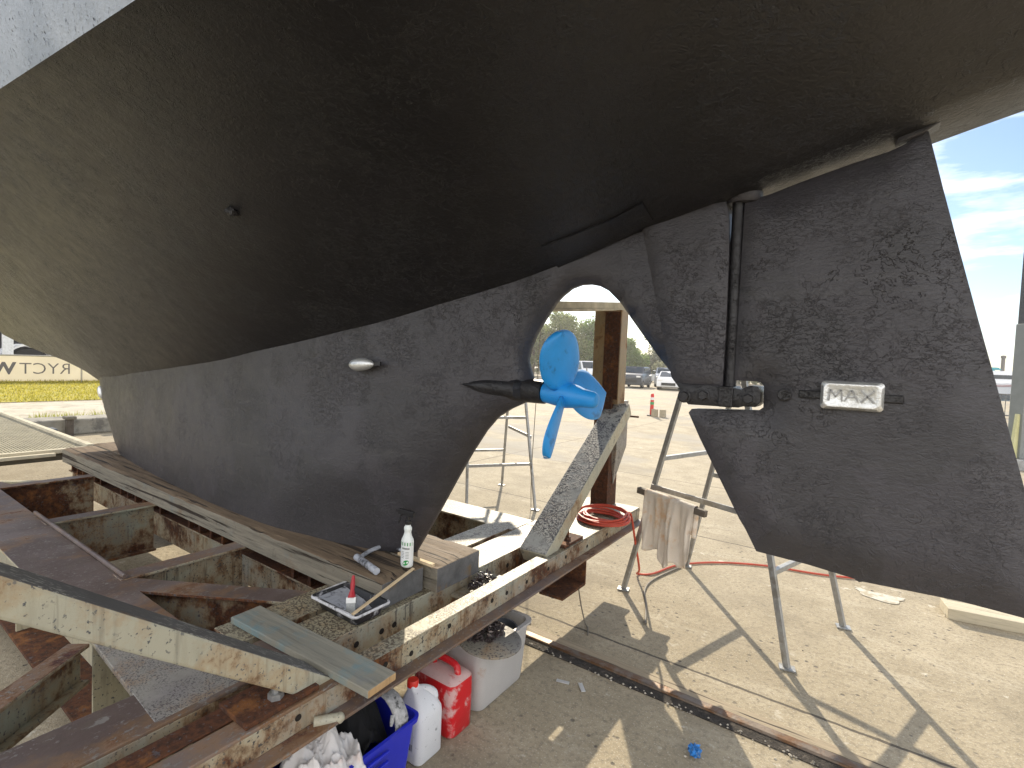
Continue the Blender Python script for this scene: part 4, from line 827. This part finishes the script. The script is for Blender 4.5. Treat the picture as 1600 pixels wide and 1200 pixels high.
b.add(ps, [tuple(range(40))]); struct(b.build('paint_spill', m_simple('spilt_white_paint', (.56, .53, .45), .85, 0, .15, 12, .3, .003, (.40, .35, .25), .5, dscale=14)))

# ------------------------------------------------------------------ background: yard, car park, trees
def cone(x, y, label):
    r = thing('bollard_post', (x, y, 0), label, 'bollard', 'red banded delineator posts')
    b = MB(); b.lathe([(.16, 0), (.16, .03), (.07, .05), (.001, .05)], (x, y, 0), 16); b.build('base', RUBBER, r, smooth=True)
    b = MB(); b.lathe([(.065, .05), (.055, .74), (.04, .78), (.001, .79)], (x, y, 0), 16); s_ = b.build('post', m_simple('red_bollard', (.55, .03, .02), .45), r, smooth=True)
    for z, m_ in ((.40, BANDG), (.56, BANDW)): b = MB(); b.lathe([(.066, z), (.0645, z+.09)], (x, y, 0), 16); b.build('band', m_, s_)
    return r
BANDG = m_simple('green_band', (.05, .28, .10), .4); BANDW = m_simple('white_band', (.75, .75, .72), .4)
c1 = cone(-6.01, 17.15, 'red delineator post with green and white bands, clear of the propeller')
dup(c1, (-6.57, 14.16, 0), 0, 'red delineator post half hidden behind the propeller blade', 'red banded delineator posts')
for i, (x, y, lb_) in enumerate(((-5.85, 17.0, 'stubby pale concrete block at the foot of the delineator post, nearer one'), (-5.60, 17.1, 'stubby pale concrete block by the delineator post, outer one'), (-6.3, 14.3, 'small brown block behind the propeller and the brace'))):
    b = MB(); b.box((x-.09, y-.09, 0), (x+.09, y+.09, .26)); tag(b.build('concrete_block', m_simple('block_%d' % i, ((.36, .31, .22), (.40, .35, .25), (.35, .16, .08))[i], .9), bevel=.01), lb_, 'block')

CARW = m_simple('car_white', (.72, .73, .74), .25, 0, .03); CARS = m_simple('car_silver', (.38, .40, .42), .25, .4, .05); CARD = m_simple('car_dark', (.05, .055, .065), .25, 0, .1); CARB = m_simple('car_blue', (.10, .17, .28), .25, 0, .1)
GLASS = m_simple('car_glass', (.03, .04, .05), .08, 0, .1); LAMP = m_simple('car_lamp', (.75, .75, .72), .2); RIM = m_simple('car_rim', (.45, .45, .46), .35, .7)
def car(kind, label, mat):
    L, W_, Hh = {'car': (4.4, 1.75, 1.45), 'suv': (4.6, 1.85, 1.75), 'van': (5.0, 1.95, 2.1)}[kind]
    r = thing('parked_car' if kind != 'van' else 'parked_van', (0, 0, 0), label, 'car' if kind != 'van' else 'van', 'cars in the car park')
    side = {'car': [(-.5, .30), (-.5, .62), (-.46, .68), (-.33, .71), (-.2, 1.0), (.14, 1.0), (.36, .70), (.48, .62), (.5, .45), (.49, .2)],
            'suv': [(-.5, .28), (-.5, .66), (-.47, .97), (-.43, 1.0), (.10, 1.0), (.24, .70), (.46, .62), (.5, .50), (.49, .18)],
            'van': [(-.5, .22), (-.5, .97), (-.47, 1.0), (.22, 1.0), (.36, .66), (.48, .55), (.5, .42), (.49, .16)]}[kind]
    side = side+[(.44, .14), (-.46, .14)]
    P2 = [(x*L, z*Hh) for x, z in side]; b = MB(); rings = []
    for y, k in ((-.5, .94), (-.47, 1.0), (0, 1.01), (.47, 1.0), (.5, .94)):
        rings.append([Vector((x, y*W_*(1-.16*max(0, (z/Hh-.6))/.4), .2+(z-.2)*k)) for x, z in P2])
    b.loft(rings); b.build('body', mat, r, smooth=True, angle=35)
    b = MB(); zb, zt_ = (.68, .94)
    if kind == 'car': xs_ = (-.28, .29, -.20, .13)
    elif kind == 'suv': xs_ = (-.44, .22, -.42, .10)
    else: xs_ = (.02, .36, .02, .23); zb = .62
    for sy in (-1, 1):
        y1, y2 = sy*W_*(.5-.02)*.985+sy*.012, sy*W_*.5*(1-.16*(zt_-.6)/.4)*1.0+sy*.006
        y1 = sy*W_*.5*(1-.16*(zb-.6)/.4)+sy*.006
        b.add([(xs_[0]*L, y1, zb*Hh+.02), (xs_[1]*L, y1, zb*Hh+.02), (xs_[3]*L, y2, zt_*Hh), (xs_[2]*L, y2, zt_*Hh)], [(0, 1, 2, 3)])
    f0 = {'car': ((.35, .715), (.15, .985)), 'suv': ((.235, .72), (.11, .975)), 'van': ((.355, .68), (.235, .965))}[kind]
    for sgn in (1,):
        (xa, za), (xb, zb_) = f0; b.add([(xa*L+.02, -.40*W_, za*Hh+.01), (xa*L+.02, .40*W_, za*Hh+.01), (xb*L+.02, .36*W_, zb_*Hh), (xb*L+.02, -.36*W_, zb_*Hh)], [(0, 1, 2, 3)])
    if kind != 'van': b.add([(-.475*L if kind == 'suv' else -.335*L, -.38*W_, .72*Hh), (-.475*L if kind == 'suv' else -.335*L, .38*W_, .72*Hh), (-.47*L if kind == 'suv' else -.212*L, .35*W_, .95*Hh), (-.47*L if kind == 'suv' else -.212*L, -.35*W_, .95*Hh)], [(0, 1, 2, 3)])
    b.build('window', GLASS, r)
    for sx in (-.31, .32):
        for sy in (-1, 1):
            b = MB(); b.lathe([(.2, -.1), (.31, -.1), (.33, -.06), (.33, .06), (.31, .1), (.2, .1)], (sx*L, sy*(W_/2-.09), .33), 20, axis='Y'); wl = b.build('wheel', RUBBER, r, smooth=True, angle=40)
            b = MB(); b.lathe([(.205, -.095), (.16, -.105), (.001, -.098), (.001, .098), (.16, .105), (.205, .095)], (sx*L, sy*(W_/2-.09), .33), 16, axis='Y'); b.build('rim', RIM, wl)
    for sy in (-1, 1):
        b = MB(); b.box((.465*L, sy*.36*W_-.16, .50*Hh), (.502*L, sy*.36*W_+.16, .58*Hh)); b.build('headlight', LAMP, r, bevel=.02)
    b = MB(); b.box((.48*L, -.30*W_, .26*Hh), (.504*L, .30*W_, .40*Hh)); b.build('grille', RUBBER, r, bevel=.01)
    return r
kinds = {}
CARS_ = [('van', CARW, -22.6, 44.5, -40, 'white delivery van seen just above the propeller hub, first left of the cradle post'), ('suv', CARW, -25.0, 45.5, -30, 'white four wheel drive parked behind the top propeller blade'), ('car', CARW, -27.5, 47.5, -40, 'white hatchback furthest left in the car park'),
         ('car', CARW, -13.0, 41.0, -75, 'white saloon facing the yard beside the skeg edge, nearest car'), ('suv', CARD, -15.9, 41.0, -80, 'dark four wheel drive just right of the cradle post'), ('suv', CARS, -15.2, 46.5, -70, 'silver four wheel drive in the second row behind the dark one'), ('car', CARS, -12.0, 47.5, -60, 'silver saloon in the second row behind the white saloon'),
         ('car', CARB, -17.0, 52.5, -70, 'blue saloon far back in the car park'), ('van', CARW, -14.2, 56, -65, 'white van in the last row behind the silver cars'), ('car', CARW, -19.5, 58, -60, 'white saloon in the last row under the trees'), ('suv', CARD, -24.5, 51.5, -35, 'dark four wheel drive behind the white van'), ('van', CARW, -29, 54, -30, 'white van under the left hand trees')]
for k, m_, x, y, a, lb_ in CARS_:
    if k not in kinds:
        o = car(k, lb_, m_); o.location = (x, y, 0); o.rotation_euler = (0, 0, radians(a)); kinds[k] = o
    else: dup(kinds[k], (x, y, 0), radians(a), lb_, 'cars in the car park', ('body', m_))
b = MB(); bx_, by_ = -17.2, 38.5
wbn = thing('wheelie_bin', (bx_, by_, 0), 'dark wheelie bin at the car park edge beside the cradle post', 'bin')
b.loft([rrect(bx_, by_, .24, .27, .05, .05), rrect(bx_, by_, .30, .36, .05, .98)]); b.build('bin_body', m_simple('bin_dark', (.09, .08, .075), .6), wbn, smooth=True, angle=40)
b = MB(); b.loft([rrect(bx_, by_, .32, .38, .05, .985), rrect(bx_, by_, .29, .34, .05, 1.08)]); b.build('lid', m_simple('bin_lid', (.13, .07, .05), .6), wbn, smooth=True, angle=40)
b = MB(); [b.lathe([(.1, -.03), (.1, .03)], (bx_-.25, by_+sy*.2, .1), 12, axis='Y') for sy in (-1, 1)]; b.build('wheel', RUBBER, wbn)
for i, (x, y) in enumerate(((-19.0, 38.0), (-18.2, 38.2))):
    b = MB(); b.tube([(x, y, 0), (x, y, 1.5)], .05, 8); tag(b.build('marker_post', m_simple('marker_%d' % i, (.16, .15, .13), .7), smooth=True), ('thin dark post at the car park edge behind the third propeller blade', 'thin dark post at the car park edge next to the wheelie bin')[i], 'post')

def leafmat(name, a, b_):
    t = NT(name); oi = t.noise(.9, 3); n2 = t.noise(11, 2); col = t.mix(t.mask(oi, .35, .65), a, b_); col = t.mix(t.math('MULTIPLY', t.mask(n2, .45, .6), .5), col, tuple(x*1.7 for x in b_))
    m = t.fin(col, .6); t.b.inputs['Subsurface Weight'].default_value = 0
    tr = t.n('ShaderNodeBsdfTranslucent'); t.l(col, tr.inputs[0]); ms = t.n('ShaderNodeMixShader'); ms.inputs[0].default_value = .55; t.l(t.b.outputs[0], ms.inputs[1]); t.l(tr.outputs[0], ms.inputs[2]); t.l(ms.outputs[0], t.o.inputs[0]); return m
BARK = m_simple('bark', (.13, .10, .07), .95, 0, .3, 4, .8, .02)
LEAFS = [leafmat('leaves_olive', (.11, .14, .045), (.19, .22, .075)), leafmat('leaves_green', (.09, .15, .035), (.17, .24, .065)), leafmat('leaves_grey', (.16, .175, .11), (.24, .25, .16))]
def tree(x, y, h, wdt, seed, label, lm, n=9000, ls=.42):
    rnd = random.Random(seed); r = thing('tree', (x, y, 0), label, 'tree', 'trees behind the car park')
    b = MB(); b.tube([(x, y, 0), (x+.1, y, h*.25), (x-.1, y+.1, h*.45), (x+.1, y, h*.75)], [.24, .19, .13, .04], 8); cl = []
    for k in range(22):
        a = rnd.uniform(0, 2*pi); z = h*rnd.uniform(.26, .9); q = wdt*sqrt(rnd.random())*(1 if z < h*.7 else .6); c = Vector((x+q*cos(a), y+q*sin(a), z)); cl.append((c, rnd.uniform(.11, .2)*h))
        b.tube([(x, y, z*.6), ((x+c.x)/2, (y+c.y)/2, z*.85), tuple(c)], [.07, .05, .02], 5)
    b.build('trunk', BARK, r, smooth=True); f = MB(); vs, fs = [], []
    for k in range(n):
        c, rr = rnd.choice(cl); d = Vector((rnd.gauss(0, 1), rnd.gauss(0, 1), rnd.gauss(0, .8))).normalized()*rr*(rnd.random()**.45); p = c+d
        u = Vector((rnd.uniform(-1, 1), rnd.uniform(-1, 1), rnd.uniform(-1, 1))).normalized(); v = u.cross(Vector((rnd.uniform(-1, 1), rnd.uniform(-1, 1), .3))).normalized(); s_ = ls*rnd.uniform(.5, 1.2); o_ = len(vs)
        vs += [p-u*s_*.5, p+v*s_*.25, p+u*s_*.5, p-v*s_*.25]; fs.append((o_, o_+1, o_+2, o_+3))
    f.add(vs, fs)
    me = bpy.data.meshes.new('crown'); me.from_pydata([v-WL[r.name] for v in f.v], [], f.f); me.materials.append(lm); o = bpy.data.objects.new('crown', me); C.objects.link(o); o.parent = r
TR = [(-36.5, 57, 7.4, 3.2, 1, 'tall olive tree showing left of the blue propeller blade top', 0), (-32.2, 58, 8.6, 3.0, 2, 'tallest rounded tree above the top propeller blade', 0), (-28.9, 60, 7.6, 2.8, 3, 'green tree between the propeller blade and the cradle post', 1), (-25.9, 62, 5.2, 2.6, 4, 'lower bushy tree close to the cradle post, left of it', 1),
      (-25.4, 74, 8.4, 1.2, 5, 'thin pale tree poking up beside the cradle post', 2), (-19.5, 66, 5.6, 3.0, 6, 'grey green tree just right of the cradle post', 2), (-14.5, 70, 4.6, 3.0, 7, 'low grey green tree above the white saloon', 2), (-41, 60, 7.5, 3.2, 8, 'olive tree furthest left, mostly behind the keel', 0), (-31, 66, 6.6, 4.2, 9, 'broad dark tree standing behind the tallest one', 1)]
for x, y, h, wd, sd_, lb_, li in TR: tree(x, y, h, wd, sd_, lb_, LEAFS[li])
b = MB(); rnd = random.Random(3)
for k in range(5200):
    x = rnd.uniform(-60, 0); y = 78+rnd.uniform(-2, 3)+.1*x; z = rnd.random()**.8*(3.4+1.2*mnoise.noise(Vector((x*.25, 0, 0)))); u = Vector((rnd.uniform(-1, 1), rnd.uniform(-1, 1), rnd.uniform(-1, 1))).normalized(); v = u.cross(Vector((.2, .9, .3))).normalized(); s_ = rnd.uniform(.3, .7); p = Vector((x, y, z)); b.add([p-u*s_, p+v*s_*.5, p+u*s_, p-v*s_*.5], [(0, 1, 2, 3)])
o = b.build('hedge', LEAFS[2]); tag(o, 'far line of shrubs closing the car park', 'hedge', kind='stuff')

# left: kerb wall, drive, verge, banner fence, parked plant
GRASSM = NT('dry_grass'); _n = GRASSM.noise(.8, 4); _c = GRASSM.mix(GRASSM.mask(_n, .35, .65), (.36, .30, .045), (.27, .28, .045)); _f = GRASSM.noise(30, 3); GRASSM.fin(GRASSM.mix(GRASSM.mask(_f, .4, .7), _c, (.50, .42, .10)), .9, GRASSM.bump(_f, .8, .03))
b = MB(); b.add([(-29.5, -20, .02), (-19.3, -20, .012), (-19.3, 40, .012), (-29.5, 40, .02)], [(0, 1, 2, 3)]); struct(b.build('verge', GRASSM.m))
b = MB(); rnd = random.Random(9); vs, fs = [], []
for k in range(14000):
    x, y = rnd.uniform(-29.3, -19.2), rnd.uniform(1, 11)
    if rnd.random() < .15: x = -28.3+rnd.uniform(-.3, .3)
    a = rnd.uniform(0, pi); hgt = rnd.uniform(.04, .12)*(1.8 if x < -27.9 else 1); o_ = len(vs); vs += [Vector((x-.02*cos(a), y-.02*sin(a), .01)), Vector((x+.02*cos(a), y+.02*sin(a), .01)), Vector((x+rnd.uniform(-.04, .04), y+rnd.uniform(-.04, .04), hgt))]; fs.append((o_, o_+1, o_+2))
b.add(vs, fs); tag(b.build('grass', leafmat('grass_blade', (.30, .27, .04), (.38, .34, .06))), 'dry yellow grass on the verge below the banner', 'grass', kind='stuff')
b = MB(); b.add([(-19.0, -20, .006), (-15.0, -20, .006), (-15.0, 40, .006), (-19.0, 40, .006)], [(0, 1, 2, 3)]); struct(b.build('gravel_drive', m_simple('pale_gravel', (.46, .42, .33), .95, 0, .25, 1.2, .8, .02, (.33, .29, .22), .3, dscale=2)))
b = MB(); b.box((-12.5, -10, 0), (-11.9, 20, .29)); tag(b.build('kerb_wall', m_simple('old_concrete_wall', (.34, .32, .27), .9, 0, .25, 3, .6, .01, (.17, .16, .14), .35, dscale=3), bevel=.03), 'low old concrete kerb wall along the drive beyond the cradle', 'wall')
for i, y in enumerate((2.92, 3.92)):
    r = thing('cut_post', (-11.8, y, 0), ('stubby dark cut-off post against the kerb wall, left one with grass behind', 'stubby dark cut-off post against the kerb wall, right one by the keel edge')[i], 'post', 'cut-off posts on the kerb wall')
    b = MB(); b.box((-11.88, y-.05, 0), (-11.76, y+.05, .30)); b.build('post', m_simple('tarred_post_%d' % i, (.12, .10, .08), .9, 0, .4, 9, .8, .02), r, bevel=.01); b = MB(); b.box((-11.92, y-.085, .30), (-11.72, y+.085, .36)); b.build('post_cap', m_simple('post_head_%d' % i, (.20, .18, .14), .9), r, bevel=.02)
    t_ = MB(); rnd = random.Random(i)
    for k in range(420):
        a = rnd.uniform(0, 2*pi); q = .45*sqrt(rnd.random()); p = Vector((-12.8+q*.6*cos(a), y+.05+q*sin(a), .02)); d = Vector((rnd.uniform(-.12, .12), rnd.uniform(-.12, .12), rnd.uniform(.1, .36))); t_.add([p+Vector((0, -.012, 0)), p+Vector((0, .012, 0)), p+d], [(0, 1, 2)])
    tag(t_.build('grass_tuft', leafmat('tuft_%d' % i, (.25, .27, .03), (.33, .33, .05))), ('yellow green grass tuft growing behind the kerb wall by the left cut-off post', 'yellow green grass tuft growing behind the kerb wall, nearer the keel')[i], 'grass tuft')
b = MB(); b.box((-11.5, 2.28, 0), (-11.2, 2.62, .22)); tag(b.build('grey_block', m_simple('grey_block', (.10, .11, .12), .7), bevel=.02), 'dark grey block lying at the foot of the kerb wall beside the platform', 'block')

fe = thing('banner_fence', (-28.2, 6.5, 0), 'long cream banner on a low fence, its lettering showing through in reverse', 'fence')
b = MB(); b.box((-28.22, -12, .10), (-28.19, 26, 1.12)); BM = NT('banner_mesh'); _c = BM.mix(BM.mask(BM.noise(1.5, 4), .3, .7), (.80, .76, .66), (.86, .82, .72)); BM.fin(_c, .8)
_t = BM.n('ShaderNodeBsdfTranslucent'); BM.l(_c, _t.inputs[0]); _m = BM.n('ShaderNodeMixShader'); _m.inputs[0].default_value = .72; BM.l(BM.b.outputs[0], _m.inputs[1]); BM.l(_t.outputs[0], _m.inputs[2]); BM.l(_m.outputs[0], BM.o.inputs[0])
bn = b.build('banner', BM.m, fe)
b = MB(); b.tube([(-28.2, -12, 1.15), (-28.2, 26, 1.15)], .03, 8)
for y in (-9, -6, -3, 0, 3, 7.35, 10, 13, 16, 19, 22, 25): b.tube([(-28.13, y, 0), (-28.13, y, 1.16)], .03, 8)
b.build('fence_rail', m_simple('fence_grey', (.36, .34, .30), .5, .4), fe, smooth=True)
BT = m_simple('banner_ink', (.13, .12, .12), .8, 0, .1)
def banner_text(txt, y_start, size, bold):
    vs, fs = text_geo(txt, size, .003, bold); b = MB(); b.add([Vector((-28.182+v.z, y_start-v.x, .40+v.y)) for v in vs], fs); b.build('banner_lettering', BT, bn)
    return max(v.x for v in vs)
yy = 7.02; w1 = banner_text('RYCT ', yy, .66, -.006); banner_text('WELCOMES', yy-w1-.12, .66, .022)

bd = thing('boat_shed', (-44, 6, 0), 'dark shed wall standing beyond the banner fence', 'shed')
b = MB(); b.box((-52, -25, 0), (-42, 30, 6)); b.build('wall', m_simple('shed_dark', (.022, .02, .026), .8, 0, .3, 2), bd); b = MB(); b.beam((-47, -25.5, 6.05), (-47, 30.5, 6.05), 11, .2); b.build('roof', m_simple('shed_roof', (.2, .2, .2), .6), bd)
ty0 = 6.45
tl = thing('tractor', (-33, ty0, 0), 'white tractor behind the banner, its rear mudguard arching over a dark tyre', 'tractor')
for sx in (-.75, .75):
    b = MB(); b.lathe([(.32, -.18), (.66, -.2), (.72, -.12), (.72, .12), (.66, .2), (.32, .18)], (-33+sx, ty0, .73), 28, axis='X'); wl = b.build('rear_wheel', RUBBER, tl, smooth=True, angle=40); b = MB(); b.lathe([(.32, -.1), (.1, -.14), (.001, -.14), (.001, .14), (.1, .14), (.32, .1)], (-33+sx, ty0, .73), 20, axis='X'); b.build('rim', CARW, wl)
    b = MB(); b.loft([[Vector((-33+sx+dx_, ty0+rr_2*cos(a_), .73+rr_2*sin(a_))) for dx_, rr_2 in ((-.25, .80), (.25, .80), (.25, .88), (-.25, .88))] for a_ in [radians(-5+i*10) for i in range(20)]]); b.build('mudguard', CARW, tl, smooth=True, angle=50)
    b = MB(); b.lathe([(.15, -.11), (.38, -.12), (.42, 0), (.38, .12), (.15, .11)], (-33+sx*.9, ty0-2.0, .42), 24, axis='X'); b.build('front_wheel', RUBBER, tl, smooth=True)
b = MB(); b.box((-33.4, ty0-2.3, .55), (-32.6, ty0+.4, 1.12)); b.build('body', CARS, tl, bevel=.08, seg=3); b = MB(); b.box((-33.25, ty0+.15, 1.12), (-32.75, ty0+.55, 1.35)); b.build('seat', RUBBER, tl, bevel=.04)
wp = thing('white_column', (-31.5, 5.62, 0), 'square white column behind the banner beside the tractor', 'column'); b = MB(); b.box((-31.6, 5.45, 0), (-31.4, 5.80, 3.2)); b.build('shaft', m_simple('white_column_paint', (.70, .72, .74), .5), wp, bevel=.01); b = MB(); b.box((-31.65, 5.40, 0), (-31.35, 5.85, .15)); b.build('plinth', m_simple('white_plinth', (.6, .6, .6), .6), wp)
hd = thing('hose_reel', (-30.6, 8.0, 0), 'white wheel of a hose reel stand behind the banner, right of the tractor', 'hose reel'); b = MB(); b.lathe([(.16, -.04), (.22, -.05), (.24, 0), (.22, .05), (.16, .04)], (-30.6, 7.55, 1.36), 24, axis='X'); b.build('rim', CARW, hd, smooth=True); b = MB(); b.tube([(-30.6, 7.55, 0), (-30.6, 7.55, 1.36)], .04); b.build('stand', CARS, hd)
b = MB(); b.box((-30.5, 8.25, .0), (-30.1, 8.75, 1.48)); tag(b.build('white_cabinet', CARW, bevel=.03), 'small white cabinet behind the banner right of the hose reel', 'cabinet')

# right: second cradle upright, fence, moored boats
YEL = m_steel('pale_yellow_steel', (.60, .58, .30), rust=.1, speck=.1, dirt=.2, patch=(.62, .60, .36))
up_ = thing('cradle_upright', (2.59, 13.7, 0), 'grey upright of another cradle with pale yellow braces at the edge of the yard', 'cradle upright')
b = MB(); b.frame(Vector((2.64, 13.79, 1.50)), Vector((.82, .57, 0)), Vector((-.57, .82, 0)), Vector((0, 0, 1)), .26, .14, 1.30); b.build('upright', m_simple('grey_upright', (.20, .215, .205), .6, 0, .1, 5), up_, bevel=.01)
b = MB(); b.frame(Vector((2.64, 13.79, 3.95)), Vector((.82, .57, 0)), Vector((-.57, .82, 0)), Vector((0, 0, 1)), .24, .13, 1.15); b.build('dark_sleeve', m_simple('dark_sleeve', (.055, .058, .06), .5), up_, bevel=.01)
b = MB(); rt_ = Vector((.82, .57, 0)); o_ = Vector((2.50, 13.62, 0)); b.beam(o_+Vector((0, 0, 1.05))-rt_*.02, o_-rt_*.10+Vector((0, 0, .02)), .06, .14, up=rt_); b.build('brace', YEL, up_)
b = MB(); b.beam(o_+Vector((0, 0, 1.0))+rt_*.08, o_+rt_*.50+Vector((0, 0, .02)), .05, .10, up=rt_); b.build('brace', YEL, up_)
b = MB(); b.frame(Vector((2.64, 13.79, .10)), rt_, Vector((-.57, .82, 0)), Vector((0, 0, 1)), .55, .35, .10); b.build('base', GALV, up_, bevel=.01)
fn = thing('mesh_fence', (6.3, 31, 0), 'low railing fence along the harbour edge seen beside the rudder', 'fence')
b = MB(); x = 0.
P0, P1 = Vector((2.2, 33.5, 0)), Vector((12, 30.5, 0)); Ln = (P1-P0).length; dv = (P1-P0).normalized()
while x < Ln: b.tube([P0+dv*x, P0+dv*x+Vector((0, 0, 1.1))], .016, 6); x += .16
b.build('baluster', m_simple('fence_dark', (.12, .12, .12), .6), fn); b = MB()
for z in (.12, 1.1): b.tube([P0+Vector((0, 0, z)), P1+Vector((0, 0, z))], .03, 8)
b.build('rail', m_simple('fence_dark_rail', (.14, .14, .14), .6), fn, smooth=True)
b = MB(); b.add([(-8, 62, .004), (300, 62, .004), (300, 420, .004), (-8, 420, .004)], [(0, 1, 2, 3)]); struct(b.build('water', m_simple('harbour_water', (.03, .07, .09), .12, 0, .1, .5, .4, .05)))
HW = m_simple('boat_white', (.72, .73, .74), .35, 0, .04); TEAL = m_simple('teal_canvas', (.05, .30, .34), .8); RED_ = m_simple('red_stripe', (.40, .04, .05), .5)
def cruiser(label, stripe):
    r = thing('moored_boat', (0, 0, 0), label, 'boat', 'boats moored beyond the yard'); b = MB(); rings = []
    for x, hw, zb, zt_ in ((-5.2, 1.5, .2, 1.5), (-2, 1.75, 0, 1.55), (1.5, 1.65, 0, 1.75), (4, .95, .1, 2.0), (5.6, .06, .9, 2.25)): rings.append([Vector((x, -hw, zt_)), Vector((x, -hw*.9, zb+.5)), Vector((x, 0, zb-.3)), Vector((x, hw*.9, zb+.5)), Vector((x, hw, zt_))])
    b.loft(rings); b.build('hull', HW, r, smooth=True, angle=50); b = MB(); b.loft([rrect(-.4, 0, 2.9, 1.3, .3, 1.5), rrect(-.7, 0, 2.4, 1.15, .3, 2.7), rrect(-.8, 0, 2.2, 1.05, .3, 2.8)]); cb_ = b.build('cabin', HW, r, smooth=True, angle=40)
    b = MB(); [b.box((-2.6, sy*1.235-.02, 2.0), (1.6, sy*1.235+.02, 2.4)) for sy in (-1, 1)]; b.build('window', GLASS, cb_); b = MB(); [b.add([(-5.2, sy*1.53, 1.32), (-2, sy*1.78, 1.37), (1.5, sy*1.68, 1.57), (1.5, sy*1.68, 1.45), (-2, sy*1.78, 1.25), (-5.2, sy*1.53, 1.2)], [(0, 1, 2, 3, 4, 5)]) for sy in (-1, 1)]; b.build('stripe', stripe, r)
    b = MB(); b.loft([rrect(-3.2, 0, 1.6, 1.1, .3, 2.9), rrect(-3.2, 0, 1.4, .95, .3, 3.15)]); b.build('canopy', TEAL, r, smooth=True); b = MB(); [b.tube([(-3.2+sx*1.4, sy, 1.5), (-3.2+sx*1.4, sy, 2.95)], .03, 6) for sx in (-1, 1) for sy in (-.95, .95)]; b.build('canopy_pole', ALU, r); return r
m1 = cruiser('white motor cruiser with red stripe moored beyond the fence, by the rudder edge', RED_); m1.location = (12.5, 72, 0); m1.rotation_euler = (0, 0, radians(20))
dup(m1, (13.5, 84, 0), radians(35), 'white motor cruiser moored further out behind the first one', 'boats moored beyond the yard')
for i, (x, y, h) in enumerate(((9.3, 70, 4.8), (12.2, 76, 4.6), (14.6, 79, 6.0))):
    b = MB(); b.lathe([(.17, 0), (.17, h-.3), (.23, h-.3), (.23, h-.05), (.1, h), (.001, h)], (x, y, 0), 12); tag(b.build('mooring_pile', m_simple('pile_%d' % i, (.17, .15, .13), .8), smooth=True, angle=40), ('dark mooring pile close beside the rudder edge', 'dark mooring pile in the middle of the three', 'tallest mooring pile nearest the grey upright')[i], 'pile')

# light sea haze over the yard: one closed box round everything
b = MB(); b.box((-320, -120, -1), (330, 440, 13)); hz_ = b.build('haze', [])
hm = bpy.data.materials.new('haze'); hm.use_nodes = True; hm.node_tree.nodes.clear(); _o = hm.node_tree.nodes.new('ShaderNodeOutputMaterial'); _v = hm.node_tree.nodes.new('ShaderNodeVolumePrincipled')
_v.inputs['Color'].default_value = (.95, .95, .95, 1); _v.inputs['Density'].default_value = .0011; _v.inputs['Anisotropy'].default_value = .55
hm.node_tree.links.new(_v.outputs[0], _o.inputs['Volume']); hz_.data.materials.append(hm); hz_['kind'] = 'stuff'; hz_.display_type = 'WIRE'
